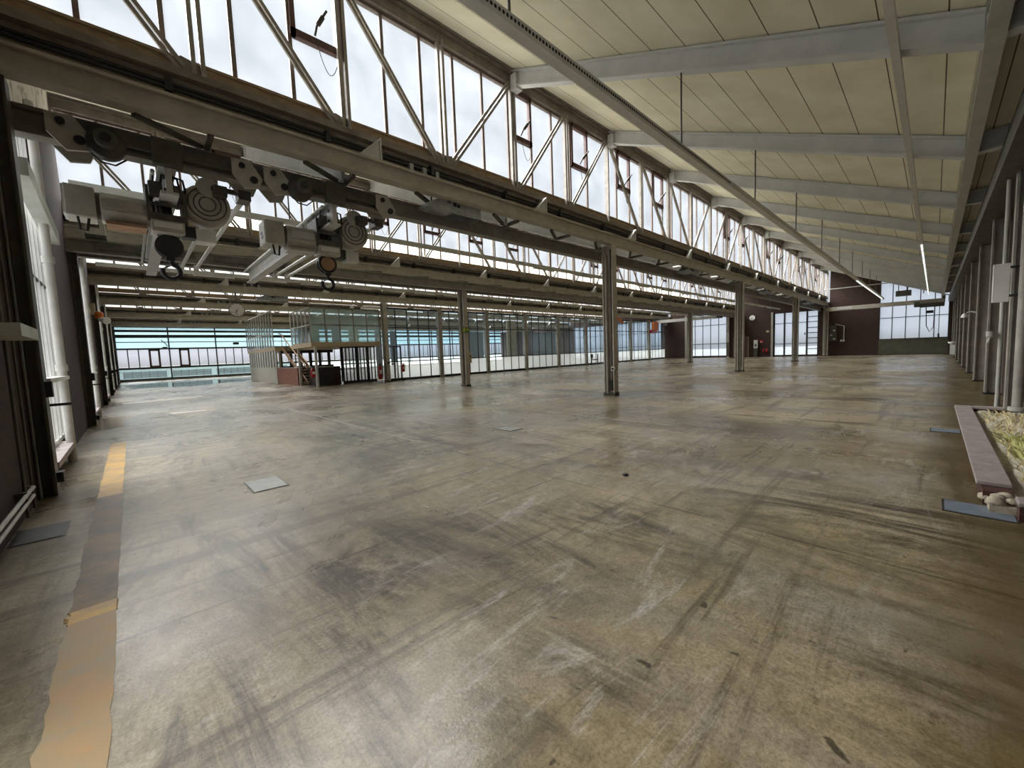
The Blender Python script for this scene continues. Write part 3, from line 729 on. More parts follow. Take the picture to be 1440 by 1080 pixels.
line('pale_line', (6.5,31.5), (6.6,11.2), .09, M['paleline'], 'thin pale line on the floor running towards the second column row')
line('pale_line', (13.65,18.2), (13.75,6.2), .09, M['paleline'], 'thin pale line on the floor in front of the big front column')
line('pale_line', (14,27.6), (64,27.2), .1, M['paleline'], 'long faint pale line on the floor along the second column row')
line('white_dash', (1.5,30.6), (3.1,30.4), .42, M['white'], 'short white painted dash on the floor, the closer one to the cranes')
line('white_dash', (-.6,42.5), (4.4,44), .5, M['white'], 'broken pale dash on the floor before the far window wall')
line('red_mark', (.3,29.0), (2.0,29.2), .18, M['redline'], 'faint reddish painted mark beside the white dash')
def cover(x0, x1, y0, y1, m, lab, rot=0):
    t = thing('floor_cover', ((x0+x1)/2, (y0+y1)/2, 0), lab, 'cover')
    MB().box(x0-.03,x1+.03,y0-.03,y1+.03,0,.008).build('cover_frame', M['darkplate'], t)
    MB().box(x0,x1,y0,y1,.008,.014).build('cover_plate', m, t)
cover(1.72,2.36,9.98,11.0,M['lead'],'pale square metal cover plate in the open floor before the yellow line')
cover(9.6,10.2,10.3,11.1,M['lead'],'small pale metal cover plate in the floor before the big front column')
cover(-1.62,-1.05,10.05,10.9,M['darkplate'],'dark metal cover plate in the floor by the heating pipes')
cover(9.3,9.9,-.93,-.2,M['bluegrey'],'blue-grey metal plate on the floor at the broken planter corner')
cover(17.0,17.6,-.6,-.02,M['bluegrey'],'blue-grey metal plate on the floor against the middle of the planter side')
cover(20.6,21.3,33,34,M['lead'],'faint metal cover plate far out in the floor before the glass wall')
tag(MB().lathe((7.7,4.6,0),[(.05,0),(.07,.02),(.04,.05)],'z',8).build('debris_lump', M['darkplate']), 'tiny dark lump lying alone on the open floor', 'debris')
# puddle on the floor near the far windows
M['water'] = mat('puddle_water', rgb(60,64,62), None, .02, 0, spec=.8)
pts = []
for i in range(60):
    a = 2*math.pi*i/60; r = 1+.12*math.sin(3*a+1)+.1*math.sin(7*a)
    pts.append((6.2+7.6*r*math.cos(a), 77+9*r*math.sin(a)))
flat('puddle', pts, .006, M['water'], 'wide shallow puddle mirroring the far windows', 'puddle')

# ------------------------------------------------------------------ end wall windows and doors
def leaf(name, y0, y1, z0, z1, ny, zs, m, fr, x=XE+.12, t=.12, sloped=None):
    w = window((x, (y0+y1)/2, z0)) if name is None else thing(name, (x,(y0+y1)/2,z0), kind='structure')
    us = [y0+(y1-y0)*j/ny for j in range(ny+1)]
    top = (lambda y: z1) if sloped is None else sloped
    MB().box(x-.08,x+.08,y0,y0+t,z0,top(y0)).box(x-.08,x+.08,y1-t,y1,z0,top(y1)).box(x-.08,x+.08,y0,y1,z0,z0+t).bar((x,y0,top(y0)-.05),(x,y1,top(y1)-.05),.16,t).build('window_frame', fr, w)
    for u in us[1:-1]: MB().box(x-.06,x+.06,u-.05,u+.05,z0,top(u)-.05).build('mullion', fr, w)
    for z in zs: MB().box(x-.06,x+.06,y0,y1,z-.05,z+.05).build('transom', fr, w)
    MB().quad((x+.01,y0,z0),(x+.01,y1,z0),(x+.01,y1,top(y1)),(x+.01,y0,top(y0))).build('pane', m, w)
    return w
a, b, z0, z1 = EW[0]
w = leaf(None, a, b, 2.55, 0, 5, [6.1], M['endglass'], M['darkframe'], sloped=lambda y: roofz(y, 13.4)-.05)
struct(MB().box(XE+.02, XE+.3, a, b, .12, 2.5).box(XE-.04, XE+.02, a, b, 2.38, 2.55).build('trim_4', M['panelgreen']))
struct(MB().box(XE, XE+.3, a, b, 0, .12).build('baseboard_end', M['black']))
a, b, z0, z1 = EW[1]
d = leaf('door_1', a, b, z0, z1, 4, [2.45, 6.35], M['endglass'], M['black'], t=.2)
for j in range(1,4):
    u = a+(b-a)*j/4
    MB().box(XE+.02,XE+.22,u-.13,u+.13,z0,z1).build('door_stile', M['black'], d)
mb = MB()
for z in (1.4,3.4,4.35,5.3,7.3): mb.box(XE+.04,XE+.2,a+.1,a+1.7,z-.06,z+.06)
mb.build('ladder_bars', M['black'], d)
MB().box(XE-.02,XE+.06,16.6,16.75,4.0,4.4).build('door_handle', M['black'], d)
struct(MB().box(XE-.3,XE+.02,b+.05,b+.4,0,8.6).build('trim_5', M['colgrey']))
a, b, z0, z1 = EW[2]
leaf(None, a, b, z0, z1, 5, [3.0, 7.0], M['endglass'], M['darkframe'])
struct(MB().box(XE-.3,XE+.02,b+.05,b+.5,0,9.3).build('trim_6', M['colgrey']))
struct(MB().box(XE-.3,XE+.02,a-.55,a-.05,0,9.3).build('trim_7', M['colgrey']))
a, b, z0, z1 = EW[3]
leaf(None, a, b, z0, z1, 14, [3.0, 6.2], M['endglass'], M['darkframe'])
struct(MB().box(XE-.5,XE-.02,30.3,31.3,.02,2.9).build('trim_8', M['yellowline']) if False else MB().box(XE-.35,XE-.05,29.7,30.1,.3,3.2).build('trim_8', M['panelgreen']))

# clock wall
def clock(x, y, z, r, ax, label, hang=None):
    t = thing('wall_clock', (x, y, z-r), label, 'clock')
    def P(dx, u, v): return (x+dx, y+u, z+v) if ax == 'x' else (x+u, y+dx, z+v)
    MB().cyl(P(.08,0,0), P(-.08,0,0), r, 32).build('rim', M['hoistdk'], t)
    MB().cyl(P(-.08,0,0), P(-.1,0,0), r*.92, 32).build('dial', M['white'], t)
    mb = MB()
    for h in range(12):
        a = math.pi*h/6; s, c = math.sin(a), math.cos(a)
        mb.bar(P(-.105,s*r*.74,c*r*.74), P(-.105,s*r*.86,c*r*.86), .01, r*.07, (1,0,0) if ax == 'y' else (0,1,0))
    mb.build('hour_mark', M['ink'], t)
    for a, l, wd, nm in ((math.radians(215), .5, .07, 'hour_hand'), (math.radians(190), .76, .05, 'minute_hand')):
        s, c = (math.sin(a), math.cos(a)); s = -s if ax == 'x' else s
        MB().bar(P(-.115,-s*.1*r,-c*.1*r), P(-.115,s*l*r,c*l*r), .012, r*wd, (1,0,0) if ax == 'y' else (0,1,0)).build(nm, M['ink'], t)
    if hang: MB().tube([P(0,0,r), P(0,0,hang)], .05, 8).build('hanger', M['hoistdk'], t)
    return t
clock(XE-.1, 25.4, 7.87, .56, 'x', 'round white clock high on the dark brick end wall')
clock(7.1, 41.8, 7.35, .6, 'y', 'round pale clock hanging below the third girder before the glass office', 1.5)
t = thing('first_aid_cabinet', (XE-.2, 24.7, 1.7), 'white cabinet on the dark brick wall under the clock', 'cabinet')
MB().box(XE-.36,XE,24.35,25.05,1.75,3.4).build('cabinet_body', M['white'], t, bevel=.03)
MB().box(XE-.38,XE-.35,24.55,24.85,2.1,2.6).build('hatch', M['hoistdk'], t)
MB().box(XE-.3,XE,24.35,25.05,0,1.7).build('stand', M['panelgreen'], t)
t = thing('fire_sign', (XE-.05, 23.8, 2.9), 'small red and white fire sign beside the white cabinet', 'sign')
MB().box(XE-.05,XE,23.55,24.05,2.75,3.35).build('sign_board', M['red'], t)
MB().box(XE-.07,XE-.05,23.65,23.95,2.85,3.1).build('symbol', M['white'], t)
tag(MB().box(XE-.05,XE,22.5,22.95,4.8,5.2).build('warning_sign', M['beige']), 'small cream sign on the brick wall beside the glazed doors', 'sign')
def extinguisher(x, y, z, label, h=.95, r=.16):
    t = thing('fire_extinguisher', (x, y, z), label, 'fire extinguisher', 'fire extinguishers')
    MB().lathe((x,y,z), [(r*.85,0),(r,.05),(r,h*.72),(r*.75,h*.82),(r*.3,h*.88)], 'z', 16).build('cylinder_body', M['red'], t)
    MB().cyl((x,y,z+h*.86),(x,y,z+h*.95),r*.35,10).box(x-.05,x+.2,y-.03,y+.03,z+h*.94,z+h).build('valve_handle', M['black'], t)
    MB().tube([(x+.1,y-.02,z+h*.92),(x+r*1.3,y-.05,z+h*.8),(x+r*1.25,y-.05,z+h*.3)],.025,6).build('hose', M['cable'], t)
    MB().box(x-r*.6,x+r*.6,y-r-.01,y-r+.02,z+h*.35,z+h*.6).build('sticker', M['white'], t)
    return t
extinguisher(XE-.17, 23.35, .9, 'red fire extinguisher on the end wall beside the white cabinet')
extinguisher(XE-.17, 22.75, .9, 'red fire extinguisher on the end wall closest to the glazed doors')
extinguisher(23.35, 43.22, 1.0, 'red fire extinguisher with black top hung on the glass partition door post', 1.0, .2)
extinguisher(13.75, 44.6, .95, 'red fire extinguisher in front of the dark counter below the mezzanine', 1.1, .22)
extinguisher(20.35, 43.0, .35, 'tall red fire extinguisher standing by the office corner column', 1.75, .2)
t = thing('door_in_brick', (XE-.1, 27, 0), 'brown door with pale frame post in the clock wall', 'door', None, 'thing')
MB().box(XE-.06,XE+.02,26.2,28.6,0,4.0).build('door_leaf', M['sash'], t)
MB().box(XE-.1,XE+.02,26.0,26.2,0,4.1).box(XE-.1,XE+.02,28.6,28.8,0,4.1).box(XE-.1,XE+.02,26.0,28.8,4.0,4.15).build('door_frame', M['chord'], t)
t = thing('switch_cabinet', (XE-.2, 12.6, 2.6), 'dark switch cabinet with small pale labels on the end wall by the column', 'cabinet')
MB().box(XE-.3,XE,12.0,13.2,2.6,5.4).build('cabinet_body', M['hoistdk'], t)
MB().box(XE-.32,XE-.3,12.2,12.5,4.4,4.6).box(XE-.32,XE-.3,12.6,12.9,3.6,3.8).box(XE-.32,XE-.3,12.2,12.5,2.9,3.1).build('label_plate', M['white'], t)
t = thing('wall_phone', (XE-.15, 11.3, 2.5), 'white oval phone hood on the brick end wall', 'phone')
MB().box(XE-.12,XE,10.9,11.5,2.5,2.8).build('hood', M['white'], t, bevel=.08)
MB().box(XE-.14,XE-.1,11.1,11.3,2.55,2.72).build('handset', M['ink'], t)
tag(MB().tube([(XE-.15,11.0,2.8),(XE-.15,11.0,5.2),(XE-.15,12.2,5.6)], .06, 6).build('wall_pipe', M['cranepale']), 'pale bent pipe on the brick end wall above the phone hood', 'pipe')

# ------------------------------------------------------------------ far window wall
fx = [-1.6+7.3*i for i in range(13)]
fx[-1] = 86.0; fx.append(91.3)
for i, (a, b) in enumerate(zip(fx, fx[1:])):
    y = YF-.05
    w = window(((a+b)/2, y, .3))
    MB().box(a-.1,a+.1,y-.16,y+.1,.3,10.0).box(a,b,y-.1,y+.06,.3,.5).box(a,b,y-.14,y+.06,2.25,2.6).box(a,b,y-.14,y+.06,5.85,6.15).box(a,b,y-.08,y+.06,7.2,7.32).box(a,b,y-.2,y+.06,8.05,8.6).box(a,b,y-.1,y+.06,9.1,9.5).box(a,b,y-.1,y+.06,9.92,10.0).build('window_frame', M['black'], w)
    us = [a+(b-a)*j/5 for j in range(6)]
    for j, u in enumerate(us[1:-1]):
        MB().box(u-.07,u+.07,y-.06,y+.06,2.6,5.85).build('mullion', M['black'], w)
    if i < 2:
        p, q = (us[3], us[4]) if i == 0 else (us[1], us[2])
        MB().box(p,p+.22,y-.12,y+.05,2.6,5.85).box(q-.22,q,y-.12,y+.05,2.6,5.85).box(p,q,y-.12,y+.05,5.6,5.85).box(p,q,y-.12,y+.05,2.6,2.85).build('vent_sash', M['sash'], w)
    pane_grid('lower_pane', M['milkglass'] if i > 3 else M['clearglass'], w, 'y', y, [a,b], [.45,2.3])
    pane_grid('middle_pane', M['farmilk'], w, 'y', y, [a,b], [2.5,5.9])
    pane_grid('upper_pane', M['cyanglass'], w, 'y', y, [a,b], [6.1,9.95])
# outside the far wall: pale annex with dark green window guards
o = struct(MB().box(-8, 60, 107, 112, -.4, 2.7).build('annex_wall', M['facade']))
for i in range(4):
    a = fx[i]+.6; b = fx[i+1]-.5
    t = thing('window_guard', ((a+b)/2, 106.9, .5), 'dark green barred window in the pale annex outside, seen through the %s far window' % ORD[i], 'window guard', 'guards outside the far windows')
    MB().box(a,b,106.9,107.0,.55,1.75).build('dark_pane', M['outgreen'], t)
    mb = MB()
    for j in range(6): mb.box(a+(b-a)*j/5-.06,a+(b-a)*j/5+.06,106.8,106.9,.5,1.8)
    mb.box(a,b,106.8,106.9,1.1,1.18)
    mb.build('guard_bars', M['black'], t)
tag(MB().box(15.9,16.9,YF-.5,YF-.15,6.6,7.1).build('speaker_box', M['black'], bevel=.03), 'small black box mounted high on the far window frames', 'box')
t = thing('far_lamp', (4.9,YF-1,5.9), 'dark floodlight on a bent arm before the far window wall', 'lamp')
MB().tube([(5.5,YF-.3,6.4),(5.2,YF-.8,6.9),(4.6,YF-1.0,7.6)],.07,6).build('lamp_arm', M['black'], t)
MB().box(4.7,5.4,YF-1.1,YF-.5,5.9,6.3).build('lamp_head', M['black'], t)

# ------------------------------------------------------------------ glazed partition
PY = 43.6
gx = [21.35]+[28.9+7.8*i for i in range(8)]+[91.2]
for i, (a, b) in enumerate(zip(gx, gx[1:])):
    w = window(((a+b)/2, PY, 0))
    MB().box(a,b,PY-.1,PY+.1,0,.28).box(a,b,PY-.05,PY+.05,2.18,2.3).box(a,b,PY-.05,PY+.05,6.13,6.25).box(a,b,PY-.1,PY+.1,8.3,8.5).build('window_frame', M['black'], w)
    if i: MB().box(a-.26,a+.26,PY-.3,PY+.3,0,8.6).build('window_post', M['colgrey'], w)
    us = [a+(b-a)*j/5 for j in range(6)]
    for u in us[1:-1]: MB().box(u-.05,u+.05,PY-.05,PY+.05,.25,8.4).build('mullion', M['black'], w)
    pane_grid('lower_pane', M['milkglass'], w, 'y', PY, us, [.25,2.2])
    pane_grid('middle_pane', M['clearglass'], w, 'y', PY, us, [2.25,6.2])
    pane_grid('upper_pane', M['clearglass'], w, 'y', PY, us, [6.2,8.35])
d = thing('door_2', (22.5, PY-.12, 0), kind='structure')
MB().box(21.5,21.65,PY-.16,PY-.05,.05,4.05).box(23.2,23.35,PY-.16,PY-.05,.05,4.05).box(21.5,23.35,PY-.16,PY-.05,3.9,4.05).box(22.35,22.5,PY-.16,PY-.05,.05,4.0).build('door_frame', M['black'], d)
MB().box(22.0,22.3,PY-.25,PY-.15,1.9,2.05).build('door_handle', M['black'], d)
t = thing('push_cart', (62.3, 43.1, 0), 'small black frame leaning low against the glass partition', 'frame')
MB().box(61.2,61.4,43.2,43.3,0,1.9).box(61.2,63.4,43.2,43.3,.8,.95).box(63.2,63.4,43.2,43.3,0,1.9).build('frame_bars', M['black'], t)
MB().box(61.1,61.6,43.1,43.3,1.2,1.9).build('frame_box', M['ink'], t)
# grey-blue screens standing beyond the partition
for j, (a, b) in enumerate(((25.6,26.5),(27.9,28.8),(41.5,45.5),(52.0,53.4),(58.0,66.0))):
    tag(MB().box(a,b,54.9,55.1,0,6.6).build('screen_panel', M['greyblue']), 'grey-blue standing screen behind the glass partition, %s from the office' % ORD[j], 'screen', 'screens behind the partition')
tag(MB().box(48.6,50.8,52,52.2,0,8.4).build('screen_panel', M['beige']), 'tall cream panel standing behind the glass partition', 'screen')

# ------------------------------------------------------------------ glass office on its mezzanine
OX0, OX1, OY0, OY1 = 13.4, 20.75, 43.3, 73.5
t = thing('glass_office', (17, 44, 0), 'two-storey glass office with beige floor edge beside the glass partition', 'office', None, 'thing')
MB().box(OX0,OX1,OY0,50,4.12,4.6).box(16.6,OX1,50,57.4,4.12,4.6).box(OX0,OX1,57.4,OY1,4.12,4.6).build('floor_edge', M['beige'], t)
g = MB().quad((OX0+.05,OY0+.02,4.6),(OX1,OY0+.02,4.6),(OX1,OY0+.02,8.1),(OX0+.05,OY0+.02,8.1)).build('front_pane', M['officeglass'], t)
mb = MB(); n = 5
for j in range(n+1):
    u = OX0+(OX1-OX0)*j/n; mb.box(u-.05,u+.05,OY0-.04,OY0+.06,4.6,8.1)
mb.box(OX0,OX1,OY0-.04,OY0+.06,6.3,6.4).box(OX0,OX1,OY0-.06,OY0+.08,8.0,8.15)
mb.build('front_frame', M['chord'], t)
for a, b, top, nn in ((OY0,49.9,8.1,5),(57.9,OY1,9.2,11)):
    pane_grid('side_pane', M['officeside'], t, 'x', OX0+.02, [a,b], [4.6,top])
    mb = MB()
    for j in range(nn+1):
        u = a+(b-a)*j/nn; mb.box(OX0-.03,OX0+.06,u-.06,u+.06,4.6,top)
    mb.box(OX0-.03,OX0+.06,a,b,6.3,6.4).box(OX0-.03,OX0+.08,a,b,top-.1,top)
    mb.build('side_frame', M['valley'], t)
# lower storey
MB().box(OX0,OX0+.15,57.3,72.5,0,2.0).build('slatted_base', M['slat'], t)
mb = MB()
for j in range(12):
    u = 57.3+15.2*j/11; mb.box(OX0,OX0+.15,u-.22,u+.22,2.0,4.12)
mb.build('upright_slat', M['slat'], t)
pane_grid('strip_pane', M['milkglass'], t, 'x', OX0+.08, [57.3,72.5], [2.0,4.1])
MB().box(OX0,OX0+.5,48.7,57.2,0,1.93).build('brick_wall', M['brickred'], t)
MB().box(OX0-.04,OX0+.54,48.6,57.25,1.93,2.0).build('wall_capping', M['coping'], t)
for nm, (a, b), mm in (('support_post',(13.55,42.7),'cranepale'),('support_post',(13.55,48.2),'whitepipe'),('support_post',(13.9,57.5),'column')):
    MB().box(a-.1,a+.1,b-.1,b+.1,0,4.12).build(nm, M[mm], t)
MB().box(14.3,15.9,44.8,47.8,0,1.95).build('counter', M['black'], t)
MB().box(14.2,16.0,44.7,47.9,1.95,2.03).build('counter_top', M['beamdark'], t)
MB().box(15.9,17.2,46.2,46.8,0,2.0).build('cupboard', M['sash'], t)
# inner glass wall under the mezzanine
y = 45.6
mb = MB().box(17.2,OX1+.4,y-.06,y+.06,0,.3).box(17.2,OX1+.4,y-.05,y+.05,2.15,2.27).box(17.2,OX1+.4,y-.06,y+.06,4.0,4.12)
for j in range(10):
    u = 17.2+.42*j; wd = .16 if j in (0,4,7) else .05
    mb.box(u-wd,u+wd,y-.06,y+.06,.25,4.1)
mb.build('inner_frame', M['black'], t)
pane_grid('inner_pane', M['milkglass'], t, 'y', y, [17.2,OX1+.4], [.25,4.1])
y = 58.2
mb = MB().box(14,OX1,y-.1,y+.1,0,2.1).box(14,OX1,y-.1,y+.1,3.75,4.12)
for u in (14.0,15.2,16.4,17.6,18.8,20.0): mb.box(u,u+.35,y-.1,y+.1,2.1,3.75)
mb.build('back_wall', M['black'], t)
# stair
s = thing('office_stair', (14.9, 52, 0), 'steep stair with timber stringers and handrail climbing into the glass office', 'stair', None, 'thing')
for xx, nm in ((14.1,'stringer'),(15.5,'stringer')):
    MB().bar((xx,47.6,.15),(xx,57.0,4.5),.1,.42).build(nm, M['timber'], s)
mb = MB()
for j in range(13): mb.box(14.15,15.45,47.9+.72*j-.3,47.9+.72*j+.2,.3+.335*j,.36+.335*j)
mb.build('tread', M['timber'], s)
MB().tube([(14.1,47.6,1.9),(14.1,57.0,6.2),(14.1,58.0,6.3)],.07,8).build('handrail', M['timber'], s)
for j in range(6): MB().tube([(14.1,47.8+1.8*j,.3+.83*j),(14.1,47.8+1.8*j,2.0+.83*j)],.035,6).build('baluster', M['black'], s)
t = thing('office_screen', (19,50,4.6), 'dim pale partition panels standing inside the upper office', 'screen')
MB().box(14.6,15.6,47.5,47.6,4.6,7.2).build('panel', M['facade'], t)
MB().box(17.0,18.0,47.5,47.6,4.6,7.0).build('panel', M['greyblue'], t)
MB().box(18.9,20.1,47.5,47.6,4.6,6.9).build('panel', M['facade'], t)

# ------------------------------------------------------------------ overhead cranes
def festoon(mb, p, q, n, sag, r=.02):
    p = Vector(p); q = Vector(q)
    for i in range(n):
        a = p.lerp(q, i/n); b = p.lerp(q, (i+1)/n)
        mb.tube([a.lerp(b, s/6)-Vector((0,0,sag*math.sin(math.pi*s/6))) for s in range(7)], r, 5)
    return mb
def bogie(x, y, parent, drive):
    P = [(x-.34,8.62),(x+.1,8.66),(x+.42,8.2),(x+.3,7.92),(x-.05,7.85),(x-.34,8.2)]
    b = MB().prism(P, 'y', y-.46, y-.38).build('bogie_plate', M['hoist'], parent)
    MB().prism(P, 'y', y+.3, y+.38).build('bogie_plate', M['hoist'], parent)
    MB().cyl((x-.12,y-.38,8.3),(x-.12,y-.1,8.3),.17,20).build('wheel', M['hoistdk'], b)
    MB().cyl((x+.2,y-.38,8.3),(x+.2,y-.1,8.3),.17,20).build('wheel', M['hoistdk'], b)
    MB().cyl((x-.1,y-.52,8.46),(x-.1,y-.46,8.46),.08,12).build('axle_cap', M['black'], b)
    MB().cyl((x+.18,y-.52,8.12),(x+.18,y-.46,8.12),.1,12).build('axle_cap', M['black'], b)
    if drive:
        m = MB().lathe((x+.62,y-.7,8.15), [(.2,0),(.34,.05),(.36,.3),(.3,.42)], 'y', 20).cyl((x+.62,y-.72,8.15),(x+.62,y-.95,8.15),.2,18).build('drive_motor', M['hoistdk'], b)
        MB().cyl((x+.62,y-1.0,8.15),(x+.62,y-.95,8.15),.1,10).build('motor_cap', M['black'], m)
        MB().tube([(x+.35,y-.6,7.85),(x+.5,y-.62,7.68),(x+.75,y-.62,7.66),(x+.95,y-.6,7.85)],.02,6).build('motor_cable', M['cable'], m)
def crane(X, y0, y1, label, spread=1.75, railoff=1.5):
    t = thing('bridge_crane', (X, (y0+y1)/2, 7.35), label, 'bridge crane', 'travelling bridge cranes')
    MB().box(X-.19,X+.19,y0-.2,y1+.2,7.35,7.42).box(X-.05,X+.05,y0-.2,y1+.2,7.42,8.03).box(X-.19,X+.19,y0-.2,y1+.2,8.03,8.1).build('main_girder', M['cranepale'], t)
    MB().box(X-.07,X+.07,y0-.24,y0-.2,7.35,8.12).build('girder_end', M['cranepale'], t)
    MB().cyl((X-.09,y0+.15,7.9),(X+.09,y0+.15,7.9),.06,10).cyl((X-.09,y0+.15,7.55),(X+.09,y0+.15,7.55),.06,10).build('girder_bolt', M['black'], t)
    for y in (y0, y1):
        MB().box(X-spread,X+spread,y-.42,y-.3,8.28,8.62).build('end_carriage', M['hoistdk'], t)
        MB().box(X-.3,X+.3,y-.46,y-.24,8.02,8.66).build('joint_plate', M['hoistdk'], t)
    bogie(X-spread, y0, t, True); bogie(X+spread, y0, t, False)
    # twin cable rails beside the girder
    r = MB()
    for dx in (railoff-.3, railoff+.3):
        MB().tube([(X+dx,y0+.5,7.82),(X+dx,y1,7.82)],.075,8).build('cable_rail', M['trunk'], t)
        MB().box(X+dx-.16,X+dx+.16,y0+.2,y0+.7,7.72,8.0).build('rail_end', M['hoistdk'], t)
        MB().box(X+dx-.1,X+dx+.1,y1-.3,y1-.1,7.7,8.0).build('rail_holder', M['cranepale'], t)
    MB().box(X+railoff-.5,X+railoff+.5,y0+.35,y0+.5,7.9,8.0).build('rail_crossbar', M['hoistdk'], t)
    MB().tube([(X-.3,y0,7.95),(X-.3,y1,7.95)],.05,8).build('conductor_bar', M['trunk'], t)
    festoon(MB(), (X-.3,y0+.2,7.9), (X-.3,y0+2.2,7.9), 3, .25).build('festoon_cable', M['cable'], t)
    return t
def hoist(X, Y, label, second):
    zb = 7.35
    t = thing('wire_rope_hoist', (X, Y, 6.0), label, 'hoist', 'electric wire rope hoists')
    o = MB().box(X-1.95,X-1.4,Y-.32,Y+.42,6.66,7.42).build('control_box', M['hoist'], t, bevel=.02)
    MB().box(X-1.99,X-1.95,Y-.3,Y+.4,6.69,7.39).build('box_door', M['white'] if second else M['cranepale'], o)
    if second: MB().box(X-2.0,X-1.985,Y-.05,Y+.2,7.0,7.07).box(X-2.0,X-1.985,Y-.1,Y+.1,6.85,6.95).build('label_plate', M['greyblue'], o)
    MB().tube([(X-1.75,Y-.2,6.66),(X-1.72,Y-.25,6.34),(X-1.6,Y-.25,6.32),(X-1.55,Y-.2,6.64)],.03,6).build('cable_loop', M['cable'], o)
    # motor housing: eight-sided body with round end
    n = 8; r = .4; prof = [(Y+.05+r*1.08*math.cos(2*math.pi*(k+.5)/n), 7.02+r*math.sin(2*math.pi*(k+.5)/n)) for k in range(n)]
    mo = MB().prism(prof, 'x', X-1.32, X-.3).build('motor_housing', M['hoist'], t, bevel=.03)
    MB().cyl((X-1.42,Y+.05,7.06),(X-1.3,Y+.05,7.06),.34,24).build('end_ring', M['hoistdk'], mo)
    MB().box(X-1.2,X-.5,Y-.42,Y-.37,6.94,7.19).build('cover_plate', M['cranepale'] if second else M['hoist'], mo)
    MB().box(X-1.25,X-.45,Y-.3,Y+.35,6.56,6.64).build('tray', M['timber'] if not second else M['hoist'], mo)
    # rope drum with bellows next to the housing
    mb = MB()
    for i in range(5): mb.cyl((X-.3+.09*i,Y+.0,7.06),(X-.24+.09*i,Y+.0,7.06),.38 if i%2 else .33,20)
    mb.build('rope_drum', M['black'], t)
    # trolley frame around the girder
    f = MB().box(X-.42,X-.34,Y-.45,Y+.5,6.8,7.72).box(X+.36,X+.44,Y-.45,Y+.5,6.8,7.72).box(X-.42,X+.44,Y-.47,Y-.42,6.82,7.0).box(X-.42,X+.44,Y-.47,Y-.42,7.2,7.28).build('trolley_frame', M['hoistdk'], t)
    for dx, dy in ((-.3,-.3),(.28,-.3),(-.3,.35),(.28,.35)):
        MB().cyl((X+dx-.04,Y+dy,7.56),(X+dx+.06,Y+dy,7.56),.16,18).build('wheel', M['hoistdk'], f)
    MB().box(X-.36,X-.06,Y-.62,Y-.35,7.42,7.8).box(X+.02,X+.3,Y-.62,Y-.4,7.5,7.78).build('travel_motor', M['hoistdk'], t, bevel=.04)
    mb = MB()
    for i in range(3): mb.tube([(X-.1+.12*i,Y-.55,7.75),(X-.05+.12*i,Y-.6,8.0),(X+.15+.12*i,Y-.6,7.95),(X+.2+.12*i,Y-.55,7.6)],.03,6)
    mb.build('cable_loops', M['cable'], t)
    MB().box(X-.3,X+.3,Y-.5,Y-.45,6.62,6.76).build('rating_plate', M['white'], t)
    MB().box(X-.36,X+.36,Y-.46,Y+.2,6.5,6.82).build('rope_guide', M['hoist'], t, bevel=.02)
    # gear case: big round drum with a smaller one on top
    g = MB().lathe((X+.95,Y-.35,7.5), [(.3,0),(.52,.03),(.58,.09),(.6,.2),(.6,.55),(.4,.66)], 'y', 32).build('gear_case', M['hoist'], t)
    MB().lathe((X+1.0,Y-.45,7.98), [(.16,0),(.28,.04),(.3,.12),(.3,.4),(.2,.5)], 'y', 24).build('brake_cap', M['hoist'], g)
    mb = MB()
    for k in range(3): mb.tube([(X+.95+(.2+.13*k)*math.cos(q*math.pi/12), Y-.36-.0*k, 7.5+(.2+.13*k)*math.sin(q*math.pi/12)) for q in range(25)], .018, 6, False)
    mb.build('cover_rings', M['hoistdk'], g)
    MB().box(X+.44,X+.6,Y-.2,Y+.2,7.3,7.9).build('gear_flange', M['hoistdk'], g)
    l = MB().box(X+.62,X+1.1,Y-.3,Y+.2,6.4,6.78).build('limit_switch_box', M['white'] if not second else M['cranepale'], t, bevel=.03)
    MB().box(X+.3,X+.62,Y-.25,Y+.1,6.48,6.8).build('switch_motor', M['black'], l)
    # ropes and hook
    MB().tube([(X-.3,Y-.1,6.85),(X-.2,Y-.05,6.3)],.025,6).tube([(X-.25,Y+.05,6.85),(X-.17,Y+.05,6.3)],.025,6).tube([(X+.32,Y,6.85),(X+.2,Y,6.3)],.03,6).build('wire_rope', M['steel'], t)
    z = 6.2 if not second else 6.25
    hb = MB().cyl((X,Y-.14,z),(X,Y-.06,z),.32,24).cyl((X,Y+.06,z),(X,Y+.14,z),.32,24).cyl((X,Y-.06,z),(X,Y+.06,z),.27,24).box(X-.1,X+.1,Y-.1,Y+.1,z-.4,z-.2).build('hook_block', M['black'], t)
    if second: MB().cyl((X,Y-.16,z),(X,Y-.14,z),.24,20).build('warning_disc', M['timber'], hb)
    pts = [(X+.02,Y,z-.36),(X+.02,Y,z-.48)]+[(X+.2*math.sin(a),Y,z-.7+.2*math.cos(a)) for a in [math.radians(d) for d in range(15,300,25)]]
    MB().tube(pts,.06,8).build('hook', M['black'], hb)
    MB().tube([(X+.02,Y-.02,z-.5),(X-.16,Y-.02,z-.62)],.025,6).build('safety_latch', M['steel'], hb)
    return t
crane(1.15, 14.4, 27.2, 'pale bridge crane closest to the gable wall of tall windows')
crane(5.45, 14.4, 27.2, 'pale bridge crane further from the gable wall, with its broad grey-white girder side in view')
hoist(1.1, 15.3, 'grey wire rope hoist with black hook on the crane closest to the gable wall', False)
hoist(5.5, 15.4, 'grey wire rope hoist with white control box door and dark hook on the second crane', True)

